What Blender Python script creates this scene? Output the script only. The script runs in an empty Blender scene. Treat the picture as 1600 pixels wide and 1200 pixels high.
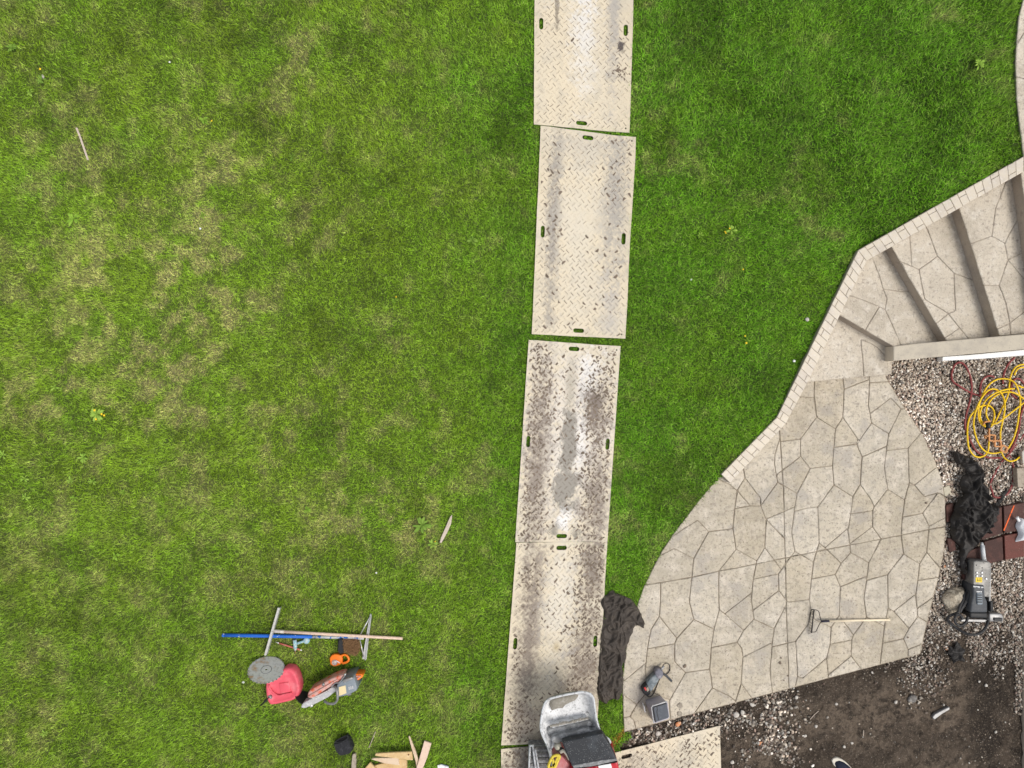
import bpy, bmesh, math, random
import numpy as np
from mathutils import Vector, Matrix, geometry
random.seed(7)
RNG = np.random.default_rng(11)
scn = bpy.context.scene
COL = scn.collection
# ------------------------------------------------------------------ camera, light
H = 9.2            # camera height over the patio, metres
F = 1111.0         # focal length in photo pixels (1600 wide)
cam = bpy.data.cameras.new('camera'); cam.sensor_width = 36; cam.lens = 36*F/1600; cam.clip_end = 400
camo = bpy.data.objects.new('camera', cam); COL.objects.link(camo); camo.location = (0, 0, H); scn.camera = camo
wd = bpy.data.worlds.new('World'); scn.world = wd; wd.use_nodes = True
nt = wd.node_tree; bg = nt.nodes['Background']
sky = nt.nodes.new('ShaderNodeTexSky'); sky.sky_type = 'NISHITA'; sky.sun_disc = False
SUN_EL, SUN_AZ = math.radians(64), math.radians(105)      # azimuth clockwise from +Y
sky.sun_elevation = SUN_EL; sky.sun_rotation = SUN_AZ; sky.air_density = 1.0; sky.dust_density = 4.0; sky.ozone_density = 1.0
hs = nt.nodes.new('ShaderNodeHueSaturation'); hs.inputs['Saturation'].default_value = .3      # thin even cloud greys the sky
nt.links.new(sky.outputs[0], hs.inputs['Color']); nt.links.new(hs.outputs[0], bg.inputs[0]); bg.inputs[1].default_value = 0.13
sl = bpy.data.lights.new('sun', 'SUN'); sl.energy = 1.25; sl.angle = math.radians(24); sl.color = (1, .93, .82)
so = bpy.data.objects.new('sun', sl); COL.objects.link(so)
sd = Vector((math.sin(SUN_AZ)*math.cos(SUN_EL), math.cos(SUN_AZ)*math.cos(SUN_EL), math.sin(SUN_EL)))
so.rotation_euler = sd.to_track_quat('Z', 'Y').to_euler(); so.location = sd*20
scn.view_settings.view_transform = 'Standard'; scn.view_settings.look = 'None'
scn.view_settings.exposure = 0.30; scn.view_settings.gamma = 1; scn.view_settings.use_curve_mapping = False

# ------------------------------------------------------------------ helpers
def P(px, py, z=0.0):
    k = (H-z)/F
    return Vector(((px-800)*k, -(py-600)*k, z))
def vnoise(x, y, scale, seed):
    r = np.random.default_rng(seed); g = r.random((256, 256))
    x = np.asarray(x)*scale+1000.; y = np.asarray(y)*scale+1000.
    xi = np.floor(x).astype(int); yi = np.floor(y).astype(int); fx = x-xi; fy = y-yi
    fx = fx*fx*(3-2*fx); fy = fy*fy*(3-2*fy); a = xi & 255; b = yi & 255; c = (xi+1) & 255; d = (yi+1) & 255
    return (g[a, b]*(1-fx)+g[c, b]*fx)*(1-fy)+(g[a, d]*(1-fx)+g[c, d]*fx)*fy
def fbm(x, y, scale, seed, octv=4):
    s = 0; amp = 1; t = 0
    for i in range(octv):
        s = s+amp*vnoise(x, y, scale*2.03**i, seed+i); t += amp; amp *= .55
    return s/t
def inpoly(x, y, poly):
    x = np.asarray(x); y = np.asarray(y); ins = np.zeros(x.shape, bool); n = len(poly)
    for i in range(n):
        x1, y1 = poly[i][0], poly[i][1]; x2, y2 = poly[(i+1) % n][0], poly[(i+1) % n][1]
        if y1 == y2: continue
        c = ((y1 > y) != (y2 > y)) & (x < (x2-x1)*(y-y1)/(y2-y1)+x1); ins ^= c
    return ins
def edgedist(x, y, poly):
    d = np.full(np.asarray(x).shape, 1e9); n = len(poly)
    for i in range(n):
        x1, y1 = poly[i][:2]; x2, y2 = poly[(i+1) % n][:2]; dx, dy = x2-x1, y2-y1
        t = np.clip(((x-x1)*dx+(y-y1)*dy)/(dx*dx+dy*dy+1e-12), 0, 1)
        d = np.minimum(d, np.hypot(x-x1-t*dx, y-y1-t*dy))
    return d
def sm(a, b, x): t = np.clip((x-a)/(b-a), 0, 1); return t*t*(3-2*t)

def mat(name, col, rough=.8, metal=0, var=(), bump=None, attr=None, rnd=0, hue=0, spec=.3, coat=0, trans=0):
    """var: (noise scale, colour, lo, hi, detail)"""
    m = bpy.data.materials.new(name); m.use_nodes = True; t = m.node_tree; N = t.nodes; L = t.links
    b = N['Principled BSDF']; b.inputs['Roughness'].default_value = rough; b.inputs['Metallic'].default_value = metal
    b.inputs['Specular IOR Level'].default_value = spec; b.inputs['Coat Weight'].default_value = coat
    if trans: b.inputs['Transmission Weight'].default_value = trans
    ge = N.new('ShaderNodeNewGeometry'); pos = ge.outputs['Position']
    if attr:
        a = N.new('ShaderNodeAttribute'); a.attribute_name = attr; cur = a.outputs['Color']
    else:
        c = N.new('ShaderNodeRGB'); c.outputs[0].default_value = (*col, 1); cur = c.outputs[0]
    for v in var:
        n = N.new('ShaderNodeTexNoise'); n.inputs['Scale'].default_value = v[0]; n.inputs['Detail'].default_value = v[4] if len(v) > 4 else 5
        n.inputs['Roughness'].default_value = .62
        L.new(pos, n.inputs['Vector'])
        r = N.new('ShaderNodeMapRange'); r.inputs[1].default_value = v[2]; r.inputs[2].default_value = v[3]; L.new(n.outputs[0], r.inputs[0])
        x = N.new('ShaderNodeMix'); x.data_type = 'RGBA'; L.new(r.outputs[0], x.inputs[0]); L.new(cur, x.inputs[6]); x.inputs[7].default_value = (*v[1], 1); cur = x.outputs[2]
    if rnd or hue:
        oi = N.new('ShaderNodeObjectInfo'); r = N.new('ShaderNodeMapRange'); r.inputs[3].default_value = 1-rnd; r.inputs[4].default_value = 1+rnd
        L.new(oi.outputs['Random'], r.inputs[0]); h = N.new('ShaderNodeHueSaturation'); L.new(r.outputs[0], h.inputs['Value']); L.new(cur, h.inputs['Color'])
        r2 = N.new('ShaderNodeMapRange'); r2.inputs[3].default_value = 1+hue; r2.inputs[4].default_value = 1-hue; L.new(oi.outputs['Random'], r2.inputs[0]); L.new(r2.outputs[0], h.inputs['Saturation']); cur = h.outputs[0]
    L.new(cur, b.inputs['Base Color'])
    if bump:
        n = N.new('ShaderNodeTexNoise'); n.inputs['Scale'].default_value = bump[0]; n.inputs['Detail'].default_value = 8; n.inputs['Roughness'].default_value = .65; L.new(pos, n.inputs['Vector'])
        bp = N.new('ShaderNodeBump'); bp.inputs['Strength'].default_value = bump[1]; bp.inputs['Distance'].default_value = bump[2]
        L.new(n.outputs[0], bp.inputs['Height']); L.new(bp.outputs[0], b.inputs['Normal'])
    return m

def settle(o, label=None, cat=None, group=None, kind=None):
    if label: o['label'] = label
    if cat: o['category'] = cat
    if group: o['group'] = group
    if kind: o['kind'] = kind
    return o
def thing(name, loc, label, cat, group=None):
    o = bpy.data.objects.new(name, None); o.empty_display_size = .1; COL.objects.link(o); o.location = loc
    settle(o, label, cat, group); WLOC[o.name] = Vector(loc); return o
WLOC = {}
def wloc(o):
    return WLOC.get(o.name, Vector((0, 0, 0))) if o else Vector((0, 0, 0))
def obj(name, verts, faces, m, parent=None, smooth=False, origin=None):
    """verts in world space; the object's origin is at `origin` (default: centre of its base)"""
    vs = [Vector(v) for v in verts]
    if origin is None:
        lo = Vector([min(v[i] for v in vs) for i in range(3)]); hi = Vector([max(v[i] for v in vs) for i in range(3)])
        origin = Vector(((lo.x+hi.x)/2, (lo.y+hi.y)/2, lo.z))
    me = bpy.data.meshes.new(name); me.from_pydata([v-origin for v in vs], [], faces); me.materials.append(m)
    if smooth: me.polygons.foreach_set('use_smooth', [True]*len(me.polygons))
    o = bpy.data.objects.new(name, me); COL.objects.link(o)
    WLOC[o.name] = Vector(origin)
    if parent: o.parent = parent; o.location = Vector(origin)-wloc(parent)
    else: o.location = origin
    return o
class G:
    """collects solids in world space"""
    def __init__(s): s.v = []; s.f = []
    def add(s, v, f):
        k = len(s.v); s.v += [tuple(p) for p in v]; s.f += [tuple(i+k for i in q) for q in f]; return s
    def bm(s, b):
        b.verts.index_update(); s.add([v.co.copy() for v in b.verts], [[v.index for v in f.verts] for f in b.faces]); b.free(); return s
    def build(s, name, m, parent=None, smooth=False): return obj(name, s.v, s.f, m, parent, smooth)
    def prism(s, pts, z0, z1, bev=0, seg=1, zs=None, sub=0):
        """pts: photo pixels as seen at height z1; or world when zs='w'"""
        w = [Vector((p[0], p[1], z1)) if zs == 'w' else P(p[0], p[1], z1) for p in pts]
        b = bmesh.new(); vs = [b.verts.new(p) for p in w]; f = b.faces.new(vs)
        b.normal_update()
        if f.normal.z < 0: f.normal_flip()
        r = bmesh.ops.extrude_face_region(b, geom=[f]); nv = [e for e in r['geom'] if isinstance(e, bmesh.types.BMVert)]
        # original face stays as the bottom
        for v in vs: v.co.z = z0
        bmesh.ops.recalc_face_normals(b, faces=b.faces)
        if bev:
            top = [e for e in b.edges if all(abs(v.co.z-z1) < 1e-6 for v in e.verts)]
            side = [e for e in b.edges if abs(e.verts[0].co.z-e.verts[1].co.z) > 1e-6]
            bmesh.ops.bevel(b, geom=top+(side if bev > 0 else []), offset=abs(bev), segments=seg, affect='EDGES', profile=.5, clamp_overlap=True)
        return s.bm(b)
    def tube(s, pts, r, n=8, caps=True, r2=None):
        pts = [Vector(p) for p in pts]; N = len(pts); rings = []; up = Vector((0, 0, 1)); prev = None
        for i, p in enumerate(pts):
            t = (pts[min(i+1, N-1)]-pts[max(i-1, 0)]).normalized()
            a = t.cross(up) if prev is None else prev-t*prev.dot(t)
            if a.length < 1e-4: a = t.cross(Vector((1, 0, 0)))
            a.normalize(); prev = a; c = t.cross(a); rr = r if r2 is None else r+(r2-r)*i/(N-1)
            rings.append([p+(a*math.cos(2*math.pi*k/n)+c*math.sin(2*math.pi*k/n))*rr for k in range(n)])
        v = [q for R in rings for q in R]; f = []
        for i in range(N-1):
            for k in range(n): f.append((i*n+k, i*n+(k+1) % n, (i+1)*n+(k+1) % n, (i+1)*n+k))
        if caps: f.append(tuple(range(n))[::-1]); f.append(tuple((N-1)*n+k for k in range(n)))
        return s.add(v, f)
    def lathe(s, c, axis, prof, n=24, caps=True):
        """prof: (distance along axis, radius)"""
        c = Vector(c); axis = Vector(axis).normalized(); a = axis.orthogonal().normalized(); b = axis.cross(a); v = []; f = []
        for d, r in prof:
            for k in range(n): t = 2*math.pi*k/n; v.append(c+axis*d+(a*math.cos(t)+b*math.sin(t))*r)
        for i in range(len(prof)-1):
            for k in range(n): f.append((i*n+k, i*n+(k+1) % n, (i+1)*n+(k+1) % n, (i+1)*n+k))
        if caps: f.append(tuple(range(n))[::-1]); f.append(tuple((len(prof)-1)*n+k for k in range(n)))
        return s.add(v, f)
    def box(s, c, size, rz=0, rx=0, ry=0, bev=0, seg=2):
        b = bmesh.new(); bmesh.ops.create_cube(b, size=1); 
        for v in b.verts: v.co = Vector((v.co.x*size[0], v.co.y*size[1], v.co.z*size[2]))
        if bev: bmesh.ops.bevel(b, geom=b.edges[:], offset=bev, segments=seg, affect='EDGES', profile=.5, clamp_overlap=True)
        M = Matrix.Translation(Vector(c)) @ Matrix.Rotation(rz, 4, 'Z') @ Matrix.Rotation(ry, 4, 'Y') @ Matrix.Rotation(rx, 4, 'X')
        bmesh.ops.transform(b, matrix=M, verts=b.verts); return s.bm(b)
def spline(pts, n=6):
    pts = [Vector(p) for p in pts]; out = []; q = [pts[0]]+pts+[pts[-1]]
    for i in range(1, len(q)-2):
        a, b, c, d = q[i-1:i+3]
        for k in range(n):
            t = k/n; out.append(.5*((2*b)+(c-a)*t+(2*a-5*b+4*c-d)*t*t+(3*b-a-3*c+d)*t*t*t))
    out.append(pts[-1]); return out
def fastmesh(name, V, T, m, colors=None, smooth=False, parent=None, nsides=3):
    me = bpy.data.meshes.new(name); nv, nf = len(V), len(T)
    me.vertices.add(nv); me.vertices.foreach_set('co', np.ascontiguousarray(V, dtype=np.float32).ravel())
    me.loops.add(nf*nsides); me.loops.foreach_set('vertex_index', np.ascontiguousarray(T, dtype=np.int32).ravel())
    me.polygons.add(nf); me.polygons.foreach_set('loop_start', np.arange(0, nf*nsides, nsides, dtype=np.int32))
    me.polygons.foreach_set('loop_total', np.full(nf, nsides, dtype=np.int32))
    if smooth: me.polygons.foreach_set('use_smooth', np.ones(nf, bool))
    me.update(calc_edges=True)
    if colors is not None:
        a = me.color_attributes.new('Col', 'FLOAT_COLOR', 'POINT')
        c = np.ones((nv, 4), np.float32); c[:, :3] = colors; a.data.foreach_set('color', c.ravel())
    me.materials.append(m); o = bpy.data.objects.new(name, me); COL.objects.link(o)
    WLOC[o.name] = Vector((0, 0, 0))
    if parent: o.parent = parent; o.location = -wloc(parent)
    return o

# ------------------------------------------------------------------ materials
M = {}
M['concrete'] = mat('stamped_concrete', (.54, .48, .38), .85, var=[(1.1, (.42, .375, .30), .40, .66), (4.5, (.61, .55, .46), .48, .68), (14, (.35, .31, .255), .51, .68), (2.6, (.42, .38, .325), .54, .64), (32, (.24, .21, .17), .56, .68, 4), (75, (.22, .19, .155), .62, .72, 3), (120, (.60, .55, .47), .62, .74, 2)], bump=(22, 1, .018), rnd=.07, hue=.12)
M['joint'] = mat('concrete_joint', (.25, .21, .16), .95, var=[(7, (.40, .345, .27), .45, .62)], bump=(40, .5, .005))
M['step'] = mat('step_concrete', (.56, .50, .41), .85, var=[(1.9, (.43, .38, .305), .46, .68), (9, (.62, .57, .49), .5, .68), (26, (.34, .295, .245), .54, .68), (80, (.24, .20, .165), .60, .70, 3), (120, (.70, .65, .57), .6, .72, 2)], bump=(22, 1, .016), rnd=.03)
M['riser'] = mat('riser_concrete', (.42, .355, .285), .85, var=[(2.5, (.30, .26, .225), .45, .7), (60, (.48, .43, .38), .55, .75), (14, (.26, .22, .19), .56, .75)], bump=(50, .5, .004))
M['sjoint'] = mat('step_joint', (.20, .17, .14), .95)
M['curb'] = mat('curb_concrete', (.66, .59, .48), .8, var=[(5, (.56, .50, .43), .45, .7), (40, (.70, .65, .58), .5, .7), (90, (.45, .40, .34), .62, .75)], bump=(40, .4, .004), rnd=.05)
M['curbj'] = mat('curb_joint', (.20, .165, .13), .95)
M['lawn'] = mat('lawn_soil', (.1, .1, .05), .95, attr='Col', var=[(30, (.05, .07, .02), .4, .7)])
M['grass'] = mat('grass_blade', (.1, .2, .03), .55, attr='Col', spec=.25)
M['dirt'] = mat('dirt_soil', (.1, .08, .06), .95, attr='Col', var=[(3, (.085, .064, .047), .48, .6), (12, (.045, .034, .025), .47, .64), (38, (.20, .16, .12), .56, .68), (90, (.30, .26, .21), .62, .70, 3)], bump=(18, 1, .08))
M['pebble'] = mat('pebble_stone', (.4, .4, .4), .7, attr='Col', spec=.3)
M['mud'] = mat('dried_mud_and_lug_shade', (.125, .098, .075), .95, var=[(5, (.22, .175, .135), .4, .6), (40, (.20, .16, .125), .4, .7)])  # mud colour, also used to paint the shade slivers beside mat lugs
M['slurry'] = mat('cement_slurry', (.30, .275, .235), .9, var=[(60, (.22, .2, .17), .45, .7)])
M['fabric'] = mat('black_landscape_fabric', (.020, .018, .017), .55, var=[(6, (.040, .034, .029), .48, .72), (50, (.018, .017, .017), .5, .7)], bump=(60, .35, .01))
M['fabricb'] = mat('dusty_landscape_fabric', (.055, .046, .039), .65, var=[(6, (.095, .078, .064), .48, .72), (50, (.045, .038, .034), .5, .7)], bump=(60, .35, .01))
M['black'] = mat('black_plastic', (.02, .021, .023), .5)
M['dkgrey'] = mat('dark_grey_plastic', (.06, .066, .075), .5, var=[(30, (.12, .12, .125), .55, .75)])
M['grey'] = mat('grey_metal', (.30, .30, .30), .45, .5, var=[(18, (.17, .16, .155), .5, .72), (70, (.42, .41, .4), .55, .75)])
M['silver'] = mat('bare_aluminium', (.62, .62, .61), .38, .6, var=[(25, (.45, .44, .42), .5, .7)])
M['white'] = mat('white_vinyl', (.78, .79, .80), .4, var=[(8, (.66, .67, .68), .55, .75)])
M['wood'] = mat('pale_wood', (.66, .50, .34), .7, var=[(5, (.58, .42, .27), .45, .7), (60, (.50, .35, .22), .58, .75)], rnd=.08)
M['woodp'] = mat('pink_pine', (.70, .53, .42), .65, var=[(30, (.60, .45, .34), .5, .7)])
M['oldwood'] = mat('weathered_wood', (.36, .31, .25), .85, var=[(30, (.22, .18, .14), .48, .7)], rnd=.08)
M['blue'] = mat('worn_blue_paint', (.02, .13, .55), .5, var=[(22, (.60, .62, .64), .64, .67, 3)])
M['bluew'] = mat('chipped_blue_paint', (.52, .54, .55), .55, .2, var=[(26, (.03, .16, .55), .54, .57, 3)])
M['red'] = mat('faded_red_plastic', (.70, .10, .14), .5, var=[(9, (.76, .20, .23), .5, .72)])
M['saw'] = mat('dusty_orange_red', (.60, .13, .07), .6, var=[(15, (.58, .36, .32), .40, .56)])
M['orange'] = mat('orange_plastic', (.85, .20, .02), .4)
M['dustm'] = mat('dusty_magnesium', (.45, .45, .46), .6, .2, var=[(22, (.62, .62, .62), .48, .62), (60, (.2, .2, .2), .62, .75)])
M['slate'] = mat('blue_grey_cover', (.20, .235, .27), .55, var=[(25, (.32, .34, .36), .52, .75)])
M['cream'] = mat('cream_label', (.72, .60, .35), .6)
M['yellow'] = mat('yellow_rubber', (.78, .52, .01), .45)
M['maroon'] = mat('maroon_rubber', (.22, .045, .045), .6, var=[(20, (.30, .10, .09), .5, .7)])
M['tan'] = mat('faded_orange_plastic', (.55, .25, .09), .6, var=[(30, (.45, .2, .08), .5, .7)])
M['steel'] = mat('rusty_steel_disc', (.56, .56, .54), .5, .15, var=[(7, (.42, .25, .12), .54, .66), (40, (.36, .36, .34), .5, .7)])
M['bristle'] = mat('brown_bristle', (.22, .12, .055), .9, var=[(120, (.40, .24, .12), .45, .65), (90, (.07, .04, .02), .58, .7)], bump=(150, 1, .02))
M['teal'] = mat('teal_dusty_plastic', (.18, .42, .48), .5, var=[(40, (.50, .55, .55), .42, .58)])
M['brick'] = mat('wet_red_paver', (.060, .026, .021), .7, var=[(9, (.11, .045, .035), .5, .7), (70, (.25, .19, .16), .63, .72)], bump=(30, .6, .008), rnd=.15)
M['brickr'] = mat('bright_red_paver', (.13, .042, .032), .7, var=[(12, (.11, .04, .03), .5, .62), (70, (.38, .26, .22), .62, .72)], bump=(30, .6, .008))
M['skip'] = mat('cement_coated_steel', (.45, .46, .47), .75, .05, var=[(5, (.74, .75, .76), .42, .52), (26, (.20, .2, .2), .56, .70), (90, (.12, .12, .12), .64, .7, 2)], bump=(30, .5, .01))
M['skipd'] = mat('grey_caked_steel', (.22, .225, .23), .8, .1, var=[(16, (.40, .41, .42), .48, .6), (60, (.1, .1, .1), .58, .7)], bump=(40, .7, .012))
M['rim'] = mat('pale_steel_rim', (.56, .58, .60), .6, .1, var=[(22, (.30, .30, .30), .52, .62)])
M['hood'] = mat('black_textured_hood', (.022, .025, .03), .5, var=[(2.5, (.036, .042, .05), .48, .56), (110, (.4, .4, .4), .70, .72, 1)])
M['dred'] = mat('machine_red', (.50, .02, .035), .35, var=[(12, (.55, .20, .20), .52, .65)])
M['rock'] = mat('rough_limestone', (.36, .31, .24), .9, var=[(12, (.50, .45, .36), .45, .6), (40, (.20, .17, .13), .55, .7)], bump=(18, 1, .03))
M['weed'] = mat('weed_leaf', (.16, .30, .05), .85, attr='Col', spec=.1)
M['navy'] = mat('navy_canvas', (.015, .018, .035), .85)
M['sole'] = mat('white_rubber_sole', (.62, .58, .50), .7)
M['oran2'] = mat('orange_spray_paint', (.75, .13, .03), .7, var=[(40, (.3, .07, .03), .55, .62)])
M['box'] = mat('lavender_grey_plastic', (.42, .40, .45), .5, var=[(20, (.33, .31, .34), .5, .7)])
M['boxtop'] = mat('dark_slate_plastic', (.075, .085, .105), .5, var=[(30, (.11, .12, .14), .5, .7)])
M['ylabel'] = mat('yellow_sticker', (.80, .58, .02), .5)

# ------------------------------------------------------------------ terrain heights
CURB_Z = ([1100, 1134, 1220, 1264, 1313, 1348, 1394, 1502, 1600, 1700], [.09, .10, .17, .30, .44, .52, .66, .84, 1.0, 1.16])
cz = lambda x: float(np.interp(x, *CURB_Z))
CIN = [(1141, 755), (1184, 709), (1228, 662), (1264, 594), (1309, 500), (1354, 408), (1500, 325), (1600, 268), (1700, 213)]
COUT = [(1127, 741), (1170, 697), (1214, 652), (1249, 580), (1294, 487), (1341, 391), (1490, 306), (1600, 244), (1700, 189)]
cp = [(p[0], p[1], cz(q[0])-.03) for p, q in zip(COUT, CIN)]
for i in (3, 4, 5): cp[i] = (cp[i][0], cp[i][1], cp[i][2]-.035)
cp += [((a[0]+b[0])/2, (a[1]+b[1])/2, (a[2]+b[2])/2) for a, b in zip(cp[:-1], cp[1:])]
cp += [(1600, 0, .97), (1588, 100, .96), (1596, 200, .965), (1700, 0, 1.0), (1500, 0, .85), (1400, 200, .68), (1250, 100, .6), (1250, 300, .45), (1100, 0, .5), (1100, 250, .38),
       (1100, 450, .22), (1080, 600, .12), (1060, 720, .05), (1100, 772, -.005), (1053, 833, -.008), (1020, 888, -.01), (998, 939, -.01), (975, 1040, -.01), (975, 1140, -.01),
       (910, 0, .34), (910, 200, .27), (910, 400, .16), (900, 600, .08), (880, 800, .03), (860, 1000, 0), (860, 1180, -.005), (700, 0, .25), (700, 300, .12), (700, 600, .04), (600, 900, 0), (400, 1100, 0),
       (400, 0, .18), (400, 400, .06), (100, 0, .14), (100, 400, .05), (100, 900, 0), (-100, -100, .15), (-100, 500, .03), (-100, 1200, 0), (800, 1300, 0), (950, -150, .4)]
CPW = np.array([list(P(a, b, c)) for a, b, c in cp])
def Lz(x, y):
    x = np.atleast_1d(np.asarray(x, float)); y = np.atleast_1d(np.asarray(y, float)); out = np.empty(x.shape)
    fx, fy, fo = x.ravel(), y.ravel(), out.ravel()
    for s in range(0, len(fx), 100000):
        d2 = (fx[s:s+100000, None]-CPW[None, :, 0])**2+(fy[s:s+100000, None]-CPW[None, :, 1])**2+.004
        w = d2**-1.6; fo[s:s+100000] = (w*CPW[None, :, 2]).sum(1)/w.sum(1)
    return fo.reshape(x.shape)
# smooth grid version for speed
_gx = np.arange(-9, 9.01, .08); _gy = np.arange(-7.5, 7.51, .08); _GX, _GY = np.meshgrid(_gx, _gy, indexing='ij'); _LG = Lz(_GX, _GY)
def L(x, y):
    u = np.clip((np.asarray(x)+9)/.08, 0, len(_gx)-1.001); v = np.clip((np.asarray(y)+7.5)/.08, 0, len(_gy)-1.001)
    i = u.astype(int) if hasattr(u, 'astype') else int(u); j = v.astype(int) if hasattr(v, 'astype') else int(v); a = u-i; b = v-j
    return (_LG[i, j]*(1-a)+_LG[i+1, j]*a)*(1-b)+(_LG[i, j+1]*(1-a)+_LG[i+1, j+1]*a)*b
def PL(px, py, dz=0.0):
    z = 0.0
    for _ in range(5): p = P(px, py, z+dz); z = float(L(p.x, p.y))
    return P(px, py, z+dz)
def Dz(x, y):
    return -.055+(fbm(x, y, 1.3, 51, 3)-.5)*.05+(fbm(x, y, 9, 55, 5)-.5)*.06+(fbm(x*.97+y*.26, (y*.97-x*.26)*4, 1.6, 57, 2)-.5)*.03+sm(.58, .8, fbm(x, y, 20, 59, 2))*.014
def PD(px, py, dz=0.0):
    z = -.05
    for _ in range(3): p = P(px, py, z+dz); z = float(Dz(np.array(p.x), np.array(p.y)))
    return P(px, py, z+dz)

PATH_L = [(1604, -200), (1599, 0), (1592, 27), (1589, 62), (1587, 100), (1589, 155), (1594, 200), (1600, 246)]
PATIO_LEFT = [(1127, 740), (1100, 772), (1073, 807), (1053, 833), (1033, 863), (1020, 888), (1007, 914), (998, 939), (989, 968), (981, 1000), (976, 1030), (973, 1060), (973, 1100), (975, 1144)]
LAWN = [(-9, 7.4)]+[tuple(P(a, b, 1.0))[:2] for a, b in PATH_L]
for (a, b), (c, d) in list(zip(COUT, CIN))[::-1][1:]: LAWN.append(tuple(P(a, b, cz(c)))[:2])
LAWN += [tuple(P(a, b, 0))[:2] for a, b in PATIO_LEFT]
LAWN += [tuple(P(a, b, 0))[:2] for a, b in [(988, 1150), (975, 1160), (962, 1176), (945, 1190), (930, 1300), (900, 1500)]]+[(-9, -7.4)]

# ------------------------------------------------------------------ ground, dirt, lawn
obj('ground', [(-80, -80, -.35), (80, -80, -.35), (80, 80, -.35), (-80, 80, -.35)], [(0, 1, 2, 3)],
    mat('far_ground', (.09, .14, .03), .95, var=[(.3, (.07, .1, .03), .4, .7)]), origin=Vector((0, 0, -.35)))['kind'] = 'structure'
PATW = [tuple(P(a, b, 0))[:2] for a, b in PATIO_LEFT+[(1438, 1022), (1477, 800), (1384, 590), (1256, 600), (1219, 664), (1173, 712), (1137, 748)]]
def gridmesh(name, x0, x1, y0, y1, st, zf, keep, m, colf):
    xs = np.arange(x0, x1+st/2, st); ys = np.arange(y0, y1+st/2, st); X, Y = np.meshgrid(xs, ys, indexing='ij'); Z = zf(X, Y); nx, ny = X.shape
    V = np.stack([X, Y, Z], -1).reshape(-1, 3); I = np.arange(nx*ny).reshape(nx, ny)
    T = np.stack([I[:-1, :-1], I[1:, :-1], I[1:, 1:], I[:-1, 1:]], -1).reshape(-1, 4)
    c = V[T].mean(1); T = T[keep(c[:, 0], c[:, 1])]
    return fastmesh(name, V, T, m, colf(V[:, 0], V[:, 1]), True, nsides=4)
def tone(x, y):
    """lawn colour fields: dryness and darkness, both places where the turf itself differs"""
    d1 = fbm(x, y, .55, 101, 4); d2 = fbm(x, y, 2.2, 131, 4); d3 = fbm(x, y, 6.0, 151, 3)
    left = sm(1.2, -2.0, x)
    dry = .55*sm(.49, .76, d1*.20+d2*.38+d3*.42+.045*left-.035*(1-left))
    px = 800+np.asarray(x)*F/H; py = 600-np.asarray(y)*F/H
    for cx, cy, r, a in [(500, 180, 130, .22), (230, 500, 170, .28), (60, 620, 90, .3), (330, 420, 160, .22), (570, 710, 150, .25), (640, 830, 90, .25), (290, 620, 110, .25), (60, 250, 110, .15), (500, 60, 90, .2), (700, 160, 90, .15), (1540, 215, 40, .5), (1130, 430, 90, .15), (100, 1130, 90, .2), (1240, 330, 80, .12), (820, 500, 60, .2), (1420, 100, 60, .12)]:
        dry = dry+a*np.exp(-((px-cx)**2+(py-cy)**2)/r**2)*sm(.46, .62, d2*.35+d3*.65)*.9
    dk = fbm(x, y, .9, 171, 4)*.5+fbm(x, y, 3.2, 191, 3)*.5
    dark = sm(.5, .75, dk)
    for cx, cy, r, a in [(1180, 590, 22, .9), (1265, 560, 25, .4), (1195, 605, 30, .5), (330, 740, 25, .6), (1400, 175, 60, .2), (920, 540, 70, .5), (1560, 245, 20, .6), (60, 690, 60, .35), (720, 300, 110, .15), (400, 930, 80, .2), (1020, 480, 80, .35), (1250, 130, 120, .15)]:
        dark = dark+a*np.exp(-((px-cx)**2+(py-cy)**2)/r**2)
    return np.clip(dry, 0, 1), np.clip(dark, 0, 1), left
def lerp(a, b, t): return a*(1-t[:, None])+b*t[:, None]
def lawncol(x, y):
    dry, dark, left = tone(x, y); n = len(np.ravel(x))
    c = lerp(np.tile([.035, .085, .008], (n, 1)), np.tile([.06, .095, .012], (n, 1)), left)
    c = lerp(c, np.tile([.21, .19, .09], (n, 1)), dry); return lerp(c, c*.55, dark)
lawn_top = lambda X, Y: L(X, Y)-.012+(fbm(X, Y, 2.2, 61, 3)-.5)*.012
gridmesh('lawn', -8.6, 7.4, -6.4, 6.4, .05, lawn_top, lambda x, y: inpoly(x, y, LAWN) | ((edgedist(x, y, LAWN) < .07) & (np.abs(x) < 8) & ~((y < -4.1) & (x > 1.2)) & ~(inpoly(x, y, PATW) & (lawn_top(x, y) > -.03))), M['lawn'], lawncol)['kind'] = 'structure'
def dirtcol(x, y):
    px = 800+x*F/H; py = 600-y*F/H; n = len(x)
    c = np.tile([.150, .115, .085], (n, 1)); w = fbm(x, y, 1.6, 211, 4)*.55+fbm(x*.97+y*.26, (y*.97-x*.26)*5, .9, 219, 4)*.45
    wet = sm(.47, .60, w)*.75
    edge = 1144+(px-975)*-.2635
    wet = np.maximum(wet, .85*np.exp(-((py-edge-12)/22)**2)*(py > edge-30)*(px > 1180))
    wet = np.maximum(wet, sm(1495, 1530, px+(w-.5)*110)*sm(1000, 1030, py)*1.0)
    wet = np.maximum(wet, .9*sm(1250, 1180, px)*sm(1180, 1120, py))
    c = lerp(c, np.tile([.030, .022, .016], (n, 1)), np.clip(wet, 0, 1))
    g = sm(1020, 960, py)*(px > 1380); return lerp(c, np.tile([.11, .085, .07], (n, 1)), g)
gridmesh('dirt_ground', .9, 8.2, -6.4, 1.2, .02, Dz, lambda x, y: ~((x < 1.3) & (y > -4.0)), M['dirt'], dirtcol)['kind'] = 'structure'

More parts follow.
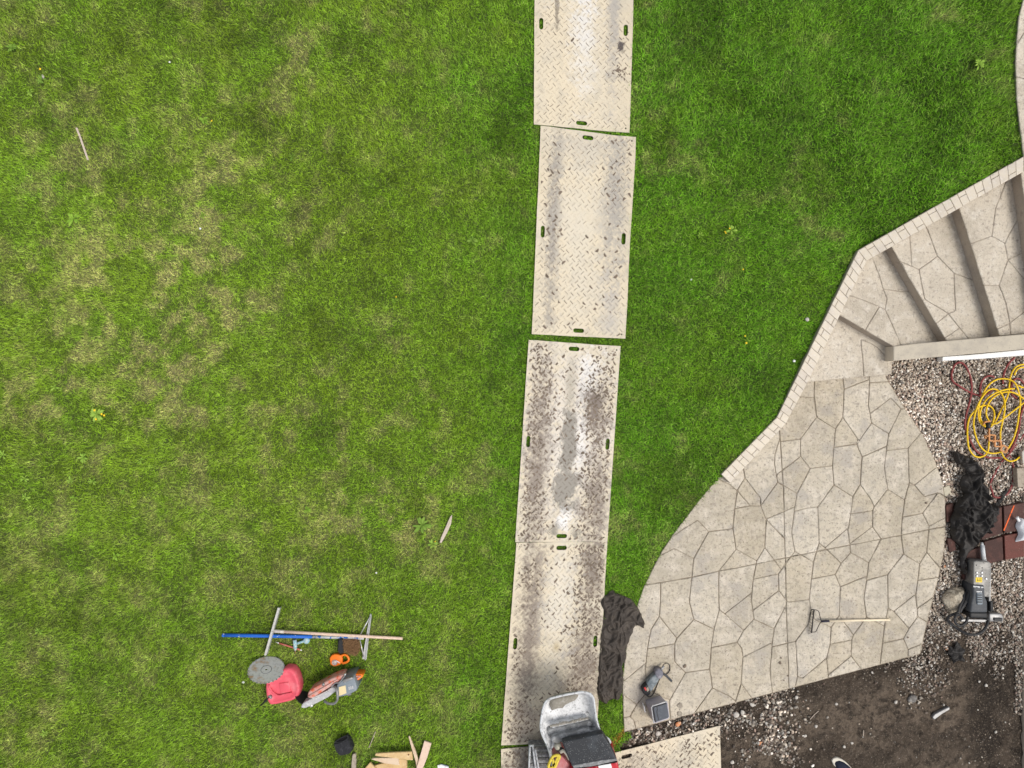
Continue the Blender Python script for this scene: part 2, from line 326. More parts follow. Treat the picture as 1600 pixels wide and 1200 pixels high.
# ------------------------------------------------------------------ stamped stones from traced joints
def poly_inset(loop, d):
    n = len(loop); out = []
    for i in range(n):
        a, b, c = loop[i-1], loop[i], loop[(i+1) % n]
        e1 = (b-a).normalized(); e2 = (c-b).normalized(); n1 = Vector((-e1.y, e1.x)); n2 = Vector((-e2.y, e2.x))
        m = n1+n2
        if m.length < .3: m = n1.copy()
        m.normalize(); k = d/max(.45, m.dot(n1)); out.append(b+m*k)
    return out
def stones(outline, lines, z, parent, m, name='stone', gap=.0045, snap=3.2, ext=9, minarea=.0012):
    lines = [[Vector(p) for p in l] for l in lines]; ring = [Vector(p) for p in outline]
    segs = []
    def closest(p, skip):
        best = (1e9, None)
        allsegs = [(ring[i], ring[(i+1) % len(ring)], -1) for i in range(len(ring))]+[(l[i], l[i+1], k) for k, l in enumerate(lines) for i in range(len(l)-1)]
        for a, b, k in allsegs:
            if k == skip: continue
            ab = b-a; t = max(0, min(1, (p-a).dot(ab)/max(ab.length_squared, 1e-9))); q = a+ab*t; d = (q-p).length
            if d < best[0]: best = (d, q)
        return best
    for k, l in enumerate(lines):
        for e in (0, -1):
            d, q = closest(l[e], k)
            if not bool(inpoly(np.array([l[e].x]), np.array([l[e].y]), [tuple(p) for p in ring])[0]): continue
            if d < ext: l[e] = q+(l[e]-l[1 if e == 0 else -2]).normalized()*.6
    pts = []; edges = []
    def idx(p):
        for i, q in enumerate(pts):
            if (q-p).length < snap*.35: return i
        pts.append(p.copy()); return len(pts)-1
    ri = [idx(p) for p in ring]
    for i in range(len(ri)): edges.append((ri[i], ri[(i+1) % len(ri)]))
    for l in lines:
        li = [idx(p) for p in l]
        for a, b in zip(li[:-1], li[1:]):
            if a != b: edges.append((a, b))
    vo, eo, fo, _, oe, _ = geometry.delaunay_2d_cdt(pts, edges, [], 0, 1e-3)
    con = {tuple(sorted(e)) for e, o in zip(eo, oe) if len(o)}
    emap = {}
    for fi, f in enumerate(fo):
        for i in range(3): emap.setdefault(tuple(sorted((f[i], f[(i+1) % 3]))), []).append(fi)
    seen = [-1]*len(fo); regs = []
    for s in range(len(fo)):
        if seen[s] >= 0: continue
        c = (vo[fo[s][0]]+vo[fo[s][1]]+vo[fo[s][2]])/3
        if not bool(inpoly(np.array([c.x]), np.array([c.y]), [tuple(p) for p in ring])[0]): seen[s] = 9999; continue
        st = [s]; seen[s] = len(regs); r = [s]
        while st:
            q = st.pop(); f = fo[q]
            for i in range(3):
                e = tuple(sorted((f[i], f[(i+1) % 3])))
                if e in con: continue
                for o in emap[e]:
                    if seen[o] < 0: seen[o] = len(regs); st.append(o); r.append(o)
        regs.append(r)
    made = 0; rr = random.Random(5)
    for r in regs:
        rs = set(r); nxt = {}
        for q in r:
            f = fo[q]; A = (vo[f[1]]-vo[f[0]]).cross(vo[f[2]]-vo[f[0]]) if False else 0
            for i in range(3):
                a, b = f[i], f[(i+1) % 3]; e = tuple(sorted((a, b)))
                if all(o == q or o not in rs for o in emap[e]): nxt.setdefault(a, []).append(b)
        loops = []
        while nxt:
            s = next(iter(nxt)); loop = [s]; c = nxt[s].pop(); 
            if not nxt[s]: del nxt[s]
            while c != s and c in nxt:
                loop.append(c); d = nxt[c].pop()
                if not nxt[c]: del nxt[c]
                c = d
            if len(loop) > 2: loops.append(loop)
        if not loops: continue
        def area(lp): return sum(lp[i].x*lp[(i+1) % len(lp)].y-lp[(i+1) % len(lp)].x*lp[i].y for i in range(len(lp)))/2
        lw = [[P(vo[i].x, vo[i].y, z).xy for i in lp] for lp in loops]
        lp = max(lw, key=lambda l: abs(area(l)))
        if area(lp) < 0: lp = lp[::-1]
        if area(lp) < minarea: continue
        # wobble and corner softening
        fine = []
        for i in range(len(lp)):
            a, b = lp[i], lp[(i+1) % len(lp)]; d = (b-a).length; k = max(1, int(d/.10)); nrm = Vector((-(b-a).y, (b-a).x)).normalized() if d > 0 else Vector((0, 0))
            for j in range(k): fine.append(a+(b-a)*(j/k)+(nrm*rr.uniform(-.003, .003) if j else Vector((0, 0))))
        cl = [fine[0]]
        for p in fine[1:]:
            if (p-cl[-1]).length > .012: cl.append(p)
        if (cl[0]-cl[-1]).length < .012: cl.pop()
        if len(cl) < 3: continue
        cut = []
        for i in range(len(cl)):
            a, b, c = cl[i-1], cl[i], cl[(i+1) % len(cl)]; u, v = (a-b), (c-b)
            if u.normalized().dot(v.normalized()) > -.8 and min(u.length, v.length) > .03:
                t = .011; cut += [b+u.normalized()*t, b+v.normalized()*t]
            else: cut.append(b)
        o1 = poly_inset(cut, gap*rr.uniform(.7, 1.25)); o2 = poly_inset(cut, gap+.007); n = len(o1); zz = z+rr.uniform(-.0015, .0015)
        v = [(p.x, p.y, z-.016) for p in o1]+[(p.x, p.y, zz-.005) for p in o1]+[(p.x, p.y, zz) for p in o2]
        f = [(i, (i+1) % n, n+(i+1) % n, n+i) for i in range(n)]+[(n+i, n+(i+1) % n, 2*n+(i+1) % n, 2*n+i) for i in range(n)]
        tri = geometry.tessellate_polygon([[Vector((p.x, p.y, 0)) for p in o2]])
        for t in tri:
            a, b, c = t
            if (o2[b]-o2[a]).cross(o2[c]-o2[a]) < 0: t = (a, c, b)
            f.append(tuple(2*n+i for i in t))
        obj(name, v, f, m, parent); made += 1
    return made

PAT_OUT = PATIO_LEFT+[(1180, 1090), (1438, 1022), (1447, 980), (1457, 940), (1467, 900), (1475, 862), (1478, 823), (1477, 783), (1471, 747), (1459, 715), (1442, 680), (1417, 643), (1398, 612), (1385, 590), (1384, 583), (1262, 588), (1256, 600), (1219, 663), (1173, 711), (1137, 747)]
PAT_L = [
 [(1273,588),(1272,618),(1276,652),(1305,670)], [(1248,621),(1272,621)], [(1316,585),(1319,608),(1317,652),(1305,670)], [(1276,652),(1251,686),(1215,691)],
 [(1216,675),(1211,710),(1210,725),(1215,753)], [(1215,753),(1189,790)], [(1215,753),(1245,771)], [(1251,686),(1251,713),(1214,742)], [(1251,713),(1266,732),(1299,728)], [(1266,732),(1245,771)],
 [(1305,670),(1303,697),(1300,727),(1303,758)], [(1303,699),(1338,694)], [(1221,668),(1224,760),(1227,872),(1229,959),(1231,1013),(1233,1079)], [(1303,758),(1332,776)], [(1303,758),(1278,792)],
 [(1166,729),(1164,747),(1152,766)], [(1165,747),(1188,778),(1189,790)], [(1124,750),(1140,757),(1152,766)], [(1152,766),(1148,795),(1145,826),(1150,858)], [(1152,766),(1172,790)], [(1148,795),(1172,790),(1189,790)],
 [(1145,826),(1107,831),(1090,813),(1052,841)], [(1107,831),(1084,873),(1053,857),(1036,872)], [(1084,873),(1081,902),(1077,939)], [(1150,858),(1123,893),(1123,939),(1124,953)], [(1150,858),(1182,876)],
 [(1005,915),(1081,902),(1125,892),(1178,882),(1227,872),(1300,857),(1359,846),(1479,822)], [(1182,876),(1177,905),(1174,937),(1178,967)], [(1135,910),(1150,916),(1174,920)], [(1133,959),(1174,926)], [(1032,910),(1032,940),(1030,963)],
 [(1252,760),(1245,771),(1242,792),(1237,832),(1242,861)], [(1242,792),(1199,810)], [(1242,799),(1262,794),(1278,792)], [(1189,790),(1197,812),(1195,856),(1182,876)], [(1195,856),(1219,889)], [(1197,811),(1227,842)],
 [(1278,792),(1280,848),(1271,878)], [(1280,848),(1289,856),(1314,880)], [(1289,856),(1326,824)], [(1242,861),(1271,878)], [(1242,861),(1216,897),(1177,904)], [(1216,897),(1217,923),(1178,954)], [(1217,923),(1231,941),(1264,937)],
 [(1271,878),(1268,905),(1264,937),(1267,952),(1273,968),(1298,980)], [(1268,905),(1305,898),(1314,880),(1329,864)], [(1305,898),(1313,917),(1354,900)], [(1313,917),(1311,962)],
 [(1332,776),(1329,803),(1325,830),(1328,850),(1329,864),(1357,879)], [(1357,879),(1354,907),(1350,935),(1354,964)], [(1329,803),(1363,798)],
 [(1319,608),(1359,593)], [(1317,652),(1341,687)], [(1338,694),(1362,661),(1357,634),(1359,586)], [(1361,646),(1392,622),(1408,639),(1416,639)], [(1360,598),(1392,596)], [(1362,661),(1389,678),(1408,639)],
 [(1389,678),(1386,697),(1382,730),(1387,764)], [(1341,687),(1338,694),(1347,714),(1385,697)], [(1347,714),(1344,757),(1332,776)], [(1344,757),(1360,779),(1366,792),(1363,798)], [(1387,764),(1366,792)], [(1387,764),(1413,781)],
 [(1387,704),(1419,700),(1440,676)], [(1419,700),(1421,754),(1413,781)], [(1421,754),(1429,758),(1463,730)], [(1429,758),(1444,776),(1466,770)], [(1363,798),(1363,823),(1330,849)], [(1363,823),(1377,842),(1357,879)],
 [(1413,781),(1410,808),(1408,837),(1412,865)], [(1410,808),(1442,802),(1466,770),(1479,778)], [(1442,802),(1452,822),(1479,808)], [(1452,822),(1448,863),(1437,881)], [(1412,865),(1437,881)], [(1448,863),(1468,888)],
 [(1412,865),(1387,898),(1354,907)], [(1387,898),(1388,950),(1382,978)], [(1437,881),(1434,907),(1431,928),(1434,963)], [(1434,907),(1467,902)], [(1431,928),(1397,955)], [(1388,950),(1397,955),(1420,982)], [(1434,951),(1456,932)],
 [(1311,962),(1298,980)], [(1311,962),(1333,992)], [(1267,952),(1263,975),(1243,1002)], [(1298,980),(1297,1007),(1292,1028),(1295,1064)], [(1297,1007),(1331,1000),(1333,992),(1354,964)], [(1331,1000),(1330,1025),(1294,1055)], [(1330,1025),(1347,1047)],
 [(1354,964),(1382,978),(1379,1005),(1375,1040)], [(1379,1005),(1412,998),(1420,982),(1434,963),(1450,973)], [(1412,998),(1419,1015),(1419,1028)], [(1419,1015),(1442,1006)],
 [(1178,967),(1162,985),(1152,1003)], [(1178,967),(1209,982)], [(1209,982),(1206,1011),(1203,1048),(1207,1085)], [(1152,1003),(1159,1013),(1161,1027),(1158,1068),(1148,1100)], [(1161,1027),(1205,1004)], [(1206,1011),(1243,1002)], [(1209,982),(1229,945)],
 [(1158,1069),(1176,1092)], [(1243,1002),(1246,1057),(1242,1076)], [(1246,1057),(1254,1060),(1292,1029)],
 [(1077,939),(1084,968),(1058,997)], [(1084,968),(1115,983)], [(1030,963),(1058,997),(1054,1006),(1012,1014)], [(1030,963),(1017,984),(1012,1014),(1008,1048),(1010,1063),(1007,1089)], [(1054,1006),(1054,1034),(1071,1051),(1046,1095),(1048,1125)],
 [(1071,1051),(1108,1046)], [(1124,953),(1115,983),(1111,1012),(1108,1046),(1113,1075),(1084,1116)], [(1113,1075),(1140,1088),(1150,1096)], [(1124,953),(1133,959),(1162,985)], [(1111,1012),(1152,1004)], [(1008,1036),(970,1068)],
 [(1010,1063),(1022,1083),(1046,1093)], [(1010,1086),(995,1101),(984,1120),(971,1122)], [(969,1082),(995,1101)], [(984,1120),(990,1125),(994,1142)]]
pt = obj('patio', *(lambda g: (g.v, g.f))(G().prism(PAT_OUT, -.14, -.013)), M['joint']); pt['kind'] = 'structure'
print('patio stones', stones(PAT_OUT, PAT_L, 0.0, pt, M['concrete']))

# steps
TREADS = [
 (.18, [(1260,597),(1393,585),(1394,562),(1402,540),(1308,486),(1290,520)],
  [[(1313,500),(1345,530),(1348,559),(1350,592)], [(1345,530),(1369,541),(1384,556),(1394,562)], [(1310,577),(1330,585),(1350,586)], [(1382,566),(1357,581),(1349,584)]]),
 (.36, [(1309,491),(1397,542),(1478,536),(1384,380),(1346,402)],
  [[(1361,396),(1374,430),(1380,452),(1386,466),(1383,483),(1398,516),(1409,542)], [(1380,452),(1413,456),(1428,483),(1434,508),(1412,525)], [(1434,508),(1455,528)], [(1325,462),(1347,468),(1374,479),(1383,483)], [(1374,479),(1352,516)], [(1413,456),(1432,452)]]),
 (.54, [(1390,381),(1479,533),(1563,526),(1493,317)],
  [[(1448,352),(1465,400),(1436,421),(1405,408)], [(1436,421),(1445,468),(1482,490),(1462,506)], [(1425,367),(1425,415)], [(1465,400),(1491,427),(1527,446)], [(1491,342),(1496,378),(1482,416)], [(1491,427),(1493,485)], [(1482,490),(1528,472)], [(1482,490),(1514,530)], [(1499,513),(1477,528)], [(1532,488),(1514,530)]]),
 (.72, [(1497,318),(1562,525),(1632,519),(1598,258)],
  [[(1578,270),(1556,325),(1550,369),(1520,380)], [(1550,369),(1570,380),(1575,406),(1561,446),(1543,444)], [(1575,406),(1602,393),(1620,388)], [(1561,446),(1572,474),(1578,505),(1562,513)], [(1575,406),(1600,435),(1626,450)], [(1570,380),(1590,344),(1612,338)], [(1578,505),(1600,488),(1628,480)], [(1578,505),(1580,526)]]),
 (.90, [(1594,262),(1628,500),(1760,490),(1760,180)], [[(1660,200),(1670,330),(1690,500)], [(1610,330),(1670,330),(1760,320)]])]
steps = bpy.data.objects.new('steps', None); COL.objects.link(steps); steps['kind'] = 'structure'; steps.location = P(1400, 480, 0); WLOC['steps'] = P(1400, 480, 0)
for z, out, jl in TREADS:
    t = G().prism(out, z-.30, z-.012).build('step', M['riser'], steps)
    print('tread', stones(out, jl, z, t, M['step'], gap=.0035))
# kerb of stamped bricks
curb = thing('kerb_wall', P(1300, 520, 0), 'pale sloping kerb stamped like small bricks, between the lawn and the steps', 'kerb')
def lerp2(pl, s):
    k = min(int(s), len(pl)-2); a, b = Vector(pl[k]), Vector(pl[k+1]); return a+(b-a)*(s-k)
WI = [P(a, b, cz(a)) for a, b in CIN]; WO = [P(a, b, cz(c)) for (a, b), (c, d) in zip(COUT, CIN)]
g = G(); n = len(WI)
v = []; dz = Vector((0, 0, -.012))
for a, b in zip(WI, WO): v += [a+dz, b+dz, Vector((b.x, b.y, -.3)), Vector((a.x, a.y, -.3))]
f = []
for i in range(n-1):
    for k in range(4): f.append((i*4+k, i*4+(k+1) % 4, i*4+4+(k+1) % 4, i*4+4+k))
f += [(0, 1, 2, 3), (n*4-1, n*4-2, n*4-3, n*4-4)]
b = bmesh.new(); bv = [b.verts.new(p) for p in v]
for q in f: b.faces.new([bv[i] for i in q])
bmesh.ops.recalc_face_normals(b, faces=b.faces); G().bm(b).build('kerb_core', M['riser'], curb)
# lay bricks by arc length
marks = [0]; 
for i in range(n-1): marks.append(marks[-1]+((WI[i+1]-WI[i]).length+(WO[i+1]-WO[i]).length)/2)
def at(L_, d):
    d = max(0, min(marks[-1]-1e-6, d)); k = max(i for i in range(n-1) if marks[i] <= d); t = (d-marks[k])/(marks[k+1]-marks[k]); return L_[k].lerp(L_[k+1], t)
def brickpiece(q, parent, m, name='brick', gap=.0035):
    c = sum(q, Vector())/4; top = []; low = []
    for p in q:
        d = (c-p); d.z = 0; d.normalize(); low.append(p+d*gap*1.3); top.append(p+d*(gap*1.3+.005))
    v = [p+Vector((0, 0, -.014)) for p in low]+[p+Vector((0, 0, -.003)) for p in low]+[p for p in top]
    f = [(i, (i+1) % 4, 4+(i+1) % 4, 4+i) for i in range(4)]+[(4+i, 4+(i+1) % 4, 8+(i+1) % 4, 8+i) for i in range(4)]+[(8, 9, 10, 11)]
    b = bmesh.new(); bv = [b.verts.new(p) for p in v]
    for x in f: b.faces.new([bv[i] for i in x])
    bmesh.ops.recalc_face_normals(b, faces=b.faces)
    if [fc for fc in b.faces][-1].normal.z < 0: bmesh.ops.reverse_faces(b, faces=b.faces)
    return G().bm(b).build(name, m, parent)
d = 0; k = 0; rr = random.Random(3)
while d < marks[-1]-.02:
    w = rr.uniform(.082, .104); e = min(d+w, marks[-1])
    for mk in (marks[2], marks[5]):
        if d < mk-.001 and e > mk-.04 : e = mk if mk-d > .05 else e
        if d < mk < e: e = mk
    a0, a1, b0, b1 = at(WI, d), at(WI, e), at(WO, d), at(WO, e); up = Vector((0, 0, rr.uniform(-.001, .002)))
    a0, a1, b0, b1 = a0+up, a1+up, b0+up, b1+up
    if k % 2 == 1:
        s = .30 if k % 4 == 1 else .68; m0 = a0.lerp(b0, s); m1 = a1.lerp(b1, s)
        brickpiece([a0, a1, m1, m0], curb, M['curb']); brickpiece([m0, m1, b1, b0], curb, M['curb'])
    else: brickpiece([a0, a1, b1, b0], curb, M['curb'])
    d = e; k += 1
# low side wall of the steps with sloping top
sw = thing('low_wall', P(1480, 550, 0), 'low pale concrete wall edging the steps above the white vinyl strip', 'wall')
wt = [(1396, 541, .38), (1440, 536, .50), (1600, 522, .92), (1720, 512, 1.15)]; wb = [(1396, 564, .38), (1440, 560, .50), (1600, 546, .92), (1720, 536, 1.15)]
v = []
for a, b in zip(wt, wb):
    A, B = P(*a), P(*b); v += [A, B, Vector((B.x, B.y, -.2)), Vector((A.x, A.y, -.2))]
f = []
for i in range(3):
    for k in range(4): f.append((i*4+k, i*4+(k+1) % 4, i*4+4+(k+1) % 4, i*4+4+k))
f += [(3, 2, 1, 0), (12, 13, 14, 15)]
b = bmesh.new(); bv = [b.verts.new(p) for p in v]
for q in f: b.faces.new([bv[i] for i in q])
bmesh.ops.recalc_face_normals(b, faces=b.faces)
bmesh.ops.bevel(b, geom=[e for e in b.edges if e.verts[0].co.z > .3 and e.verts[1].co.z > .3], offset=.012, segments=2, affect='EDGES', profile=.5)
G().bm(b).build('wall_body', mat('wall_concrete', (.62, .555, .445), .85, var=[(6, (.48, .43, .36), .45, .7), (70, (.30, .26, .22), .6, .73), (120, (.68, .64, .56), .6, .75)], bump=(60, .5, .004)), sw)
# path at the upper right, slab at the right edge
pp = PATH_L+[(1720, 190), (1720, -200)]
pth = G().prism(pp, .6, .988).build('path', M['sjoint']); pth['kind'] = 'structure'
stones(pp, [[(1590, 70), (1620, 20), (1720, 10)], [(1620, 20), (1612, -60)], [(1588, 120), (1640, 130), (1720, 120)], [(1640, 130), (1650, 210)]], 1.0, pth, M['step'], gap=.0035)
sl_ = G().prism([(1600.5, 772), (1600.5, 1230), (1720, 1230), (1720, 772)], -.2, -.005, .006).build('concrete_slab', M['riser']); sl_['kind'] = 'structure'

# ------------------------------------------------------------------ protection mats
MATS = [
 dict(q=[(836, -122), (992, -110), (984, 207), (834, 194)], lab='cleanest cream diamond plate ground mat at the top edge of the lawn', mud=.02, track=0,
      st=[(.62, .45, .14, .9, (.62, .62, .63), .8), (.28, .98, .035, .45, (.30, .26, .20), 1.0), (.98, .9, .10, 1.4, (.36, .34, .32), .75), (.62, 1.3, .22, .9, (.70, .69, .67), .6), (1.08, 1.42, .06, .07, (.10, .085, .08), 1.0), (.2, .6, .2, .4, (.50, .49, .47), .6)]),
 dict(q=[(845, 196), (994, 214), (977, 529), (831, 522)], lab='cream diamond plate ground mat with faint grey tyre streaks, second from the top', mud=.07, track=.2,
      st=[(.22, 1.1, .12, 1.7, (.26, .24, .22), .9), (.98, .8, .20, 1.3, (.34, .32, .295), .85), (.6, .2, .5, .3, (.42, .39, .34), .6), (1.0, 2.1, .16, .6, (.45, .42, .38), .7), (.55, 1.2, .35, 1.4, (.62, .57, .47), .6)]),
 dict(q=[(826, 531), (970, 541), (949, 846), (805, 847)], lab='ground mat with mud and grey cement smeared down its middle, third from the top', mud=.85, track=.9,
      st=[(.62, 1.2, .9, 1.6, (.68, .64, .60), .7), (.85, .45, .2, .45, (.74, .73, .72), .8), (.78, 1.1, .14, .8, (.74, .73, .72), .7), (.60, .6, .10, .6, (.40, .36, .29), .8), (.62, 1.25, .13, .62, (.29, .27, .235), 1.0), (.62, 1.78, .22, .33, (.29, .27, .235), 1.0), (.64, 2.18, .14, .16, (.76, .75, .74), .95), (.22, 1.4, .24, 1.7, (.25, .21, .175), .95), (1.02, 1.9, .26, .9, (.25, .21, .175), .95), (.95, .75, .28, .45, (.24, .20, .165), .95), (.5, 2.3, .1, .12, (.25, .23, .19), .9), (.80, 2.33, .1, .1, (.25, .23, .19), .9), (.95, .85, .2, .35, (.2, .165, .14), .8)]),
 dict(q=[(807, 848), (949, 846), (932, 1158), (783, 1165)], lab='muddy ground mat beneath the front of the tracked dumper', mud=.6, track=1.0,
      st=[(.26, 1.1, .22, 1.9, (.23, .19, .155), .95), (1.02, .3, .24, .7, (.21, .175, .145), .95), (1.0, 1.6, .34, 1.1, (.23, .19, .155), .95), (.6, 2.3, .5, .3, (.40, .35, .28), .6), (.63, 1.27, .07, .09, (.42, .31, .13), .8), (.65, .7, .3, .9, (.68, .66, .62), .4), (.3, 2.2, .3, .3, (.35, .3, .25), .6)]),
 dict(q=[(783, 1171), (930, 1157), (930, 1475), (783, 1489)], lab='dirty ground mat under the tracks of the dumper at the bottom edge', mud=.95, track=.8,
      st=[(.35, .25, .4, .6, (.17, .145, .125), .9), (.9, .4, .3, .6, (.2, .17, .14), .7)]),
 dict(q=[(1125, 1134), (1128, 1280), (836, 1352), (833, 1208)], lab='ground mat lying slantwise on the bare dirt below the patio', mud=.7, track=.4, dirt=True,
      st=[(.4, .8, .35, .7, (.36, .335, .28), .6), (.85, .45, .2, .3, (.56, .58, .55), .7), (.3, 1.3, .3, .5, (.26, .22, .18), .6)])]
MW, MH = 1.22, 2.44
def matmat(i, st):
    m = bpy.data.materials.new('mat_plastic'); m.use_nodes = True; t = m.node_tree; N = t.nodes; K = t.links; b = N['Principled BSDF']
    b.inputs['Roughness'].default_value = .55; b.inputs['Specular IOR Level'].default_value = .35
    uv = N.new('ShaderNodeUVMap'); sep = N.new('ShaderNodeSeparateXYZ')
    add = N.new('ShaderNodeVectorMath'); add.operation = 'ADD'; K.new(uv.outputs[0], add.inputs[0]); add.inputs[1].default_value = (i*7.3, i*3.1, 0)
    def noise(s, d=5, r=.6):
        n = N.new('ShaderNodeTexNoise'); n.inputs['Scale'].default_value = s; n.inputs['Detail'].default_value = d; n.inputs['Roughness'].default_value = r; K.new(add.outputs[0], n.inputs['Vector']); return n.outputs[0]
    def mp(x, a, bb, c=0, d=1):
        r = N.new('ShaderNodeMapRange'); r.inputs[1].default_value = a; r.inputs[2].default_value = bb; r.inputs[3].default_value = c; r.inputs[4].default_value = d; K.new(x, r.inputs[0]); return r.outputs[0]
    def mix(f, a, c):
        x = N.new('ShaderNodeMix'); x.data_type = 'RGBA'; K.new(f, x.inputs[0]); K.new(a, x.inputs[6]); x.inputs[7].default_value = (*c, 1); return x.outputs[2]
    c = N.new('ShaderNodeRGB'); c.outputs[0].default_value = (.64, .56, .42, 1); cur = c.outputs[0]
    cur = mix(mp(noise(1.8), .46, .68), cur, (.60, .54, .43)); cur = mix(mp(noise(7), .5, .72), cur, (.50, .45, .36)); 
    nz = noise(5.5, 8, .72); nz2 = noise(19, 8, .75); nm = N.new('ShaderNodeMath'); nm.operation = 'MULTIPLY_ADD'; K.new(nz2, nm.inputs[0]); nm.inputs[1].default_value = 3.0; nm.inputs[2].default_value = -1.5
    for (cu, cv, ru, rv, col, am) in st:
        s = N.new('ShaderNodeVectorMath'); s.operation = 'SUBTRACT'; K.new(uv.outputs[0], s.inputs[0]); s.inputs[1].default_value = (cu, cv, 0)
        dv = N.new('ShaderNodeVectorMath'); dv.operation = 'DIVIDE'; K.new(s.outputs[0], dv.inputs[0]); dv.inputs[1].default_value = (ru, rv, 1)
        ln = N.new('ShaderNodeVectorMath'); ln.operation = 'LENGTH'; K.new(dv.outputs[0], ln.inputs[0])
        q = N.new('ShaderNodeMath'); q.operation = 'MULTIPLY_ADD'; K.new(nz, q.inputs[0]); q.inputs[1].default_value = 3.0; q.inputs[2].default_value = -.6
        if am < .97:
            q2 = N.new('ShaderNodeMath'); q2.operation = 'ADD'; K.new(q.outputs[0], q2.inputs[0]); K.new(nm.outputs[0], q2.inputs[1]); q = q2
        w = N.new('ShaderNodeMath'); w.operation = 'SUBTRACT'; K.new(q.outputs[0], w.inputs[0]); K.new(ln.outputs['Value'], w.inputs[1])
        soft = .30 if am >= .97 else .75
        cur = mix(mp(w.outputs[0], -.1, soft, 0, am), cur, col)
    cur = mix(mp(noise(60, 3), .60, .72, 0, .6), cur, (.30, .26, .21))
    K.new(cur, b.inputs['Base Color']); 
    bp = N.new('ShaderNodeBump'); bp.inputs['Strength'].default_value = .25; bp.inputs['Distance'].default_value = .004; K.new(noise(40), bp.inputs['Height']); K.new(bp.outputs[0], b.inputs['Normal'])
    return m
def capsule(cx, cy, hl, hr, vert, n=6):
    pts = []
    for k in range(n+1): t = -math.pi/2+math.pi*k/n; pts.append((hl+hr*math.cos(t), hr*math.sin(t)))
    for k in range(n+1): t = math.pi/2+math.pi*k/n; pts.append((-hl+hr*math.cos(t), hr*math.sin(t)))
    return [(cx-y, cy+x) if vert else (cx+x, cy+y) for x, y in pts]
HOLES_ALL = []
MATQ = []
for mi, md in enumerate(MATS):
    dirt = md.get('dirt'); q = [(PD if dirt else PL)(a, b, .03) for a, b in md['q']]
    MATQ.append([(p.x, p.y) for p in q])
    def W(u, v, dz=0.0, q=q, dirt=dirt):
        a, b = u/MW, v/MH; p = q[0].lerp(q[1], a).lerp(q[3].lerp(q[2], a), b)
        z = -.015 if dirt else float(L(p.x, p.y))+.014
        return Vector((p.x, p.y, z+dz))
    root = thing('ground_mat', W(MW/2, MH/2), md['lab'], 'ground mat', 'diamond plate ground protection mats')
    holes = [capsule(MW/2, .07, .045, .026, False), capsule(MW/2, MH-.07, .045, .026, False), capsule(.085, MH/2, .045, .026, True), capsule(MW-.085, MH/2, .045, .026, True)]
    for cx, cy in ((.05, .05), (MW-.05, .05), (.05, MH-.05), (MW-.05, MH-.05)):
        holes.append([(cx+.011*math.cos(t*math.pi/4), cy+.011*math.sin(t*math.pi/4)) for t in range(8)])
    HOLES_ALL += [[tuple(W(*p))[:2] for p in h] for h in holes[:4]]
    rc = random.Random(mi)
    out = []
    for (a, b) in (((0, 0), (MW, 0)), ((MW, 0), (MW, MH)), ((MW, MH), (0, MH)), ((0, MH), (0, 0))):
        for k in range(10): t = k/10; out.append((a[0]+(b[0]-a[0])*t+rc.uniform(-.002, .002), a[1]+(b[1]-a[1])*t+rc.uniform(-.002, .002)))
    pts = [Vector(p) for p in out]; ed = [(i, (i+1) % len(out)) for i in range(len(out))]
    for h in holes:
        s = len(pts); pts += [Vector(p) for p in h]; ed += [(s+i, s+(i+1) % len(h)) for i in range(len(h))]
    for a in range(1, 8):
        for b in range(1, 16):
            p = (MW*a/8, MH*b/16)
            if not any(inpoly(np.array([p[0]]), np.array([p[1]]), h)[0] for h in holes): pts.append(Vector(p))
    vo, eo, fo, _, _, _ = geometry.delaunay_2d_cdt(pts, ed, [], 1, 1e-5)
    bmm = bmesh.new(); uvl = bmm.loops.layers.uv.new('UVMap'); bv = [bmm.verts.new((p.x, p.y, 0)) for p in vo]
    for f in fo:
        c = (vo[f[0]]+vo[f[1]]+vo[f[2]])/3
        if any(inpoly(np.array([c.x]), np.array([c.y]), h)[0] for h in holes): continue
        try: bmm.faces.new([bv[i] for i in f])
        except ValueError: pass
    loose = [v for v in bmm.verts if not v.link_faces]; bmesh.ops.delete(bmm, geom=loose, context='VERTS')
    for f in bmm.faces:
        f.normal_update()
    bmesh.ops.recalc_face_normals(bmm, faces=bmm.faces)
    if bmm.faces[:][0].normal.z < 0: bmesh.ops.reverse_faces(bmm, faces=bmm.faces)
    top = bmm.faces[:]; r = bmesh.ops.extrude_face_region(bmm, geom=top); ex = [e for e in r['geom'] if isinstance(e, bmesh.types.BMVert)]
    for v in ex: v.co.z = .014
    bmesh.ops.recalc_face_normals(bmm, faces=bmm.faces)
    for f in bmm.faces:
        for lo_ in f.loops: lo_[uvl].uv = (lo_.vert.co.x, lo_.vert.co.y)
    for v in bmm.verts: v.co = W(v.co.x, v.co.y, v.co.z)-wloc(root)
    # v runs down the photo, so the frame is mirrored: flip the normals back
    bmesh.ops.recalc_face_normals(bmm, faces=bmm.faces)
    me = bpy.data.meshes.new('mat_sheet'); bmm.to_mesh(me); bmm.free(); mm = matmat(mi, md['st']); me.materials.append(mm)
    o = bpy.data.objects.new('mat_sheet', me); COL.objects.link(o); o.parent = root
    # raised lugs, dark slivers painting shade along one side, and real mud
    V = []; T = []; UV = []; MV = []; MT = []; SV = []; ST = []
    pit = .082; rows = int(MH/(pit*.62)); rg = random.Random(40+mi)
    nz1 = lambda u, v: float(fbm(np.array(u+mi*9), np.array(v), 2.2, 300+mi, 4))
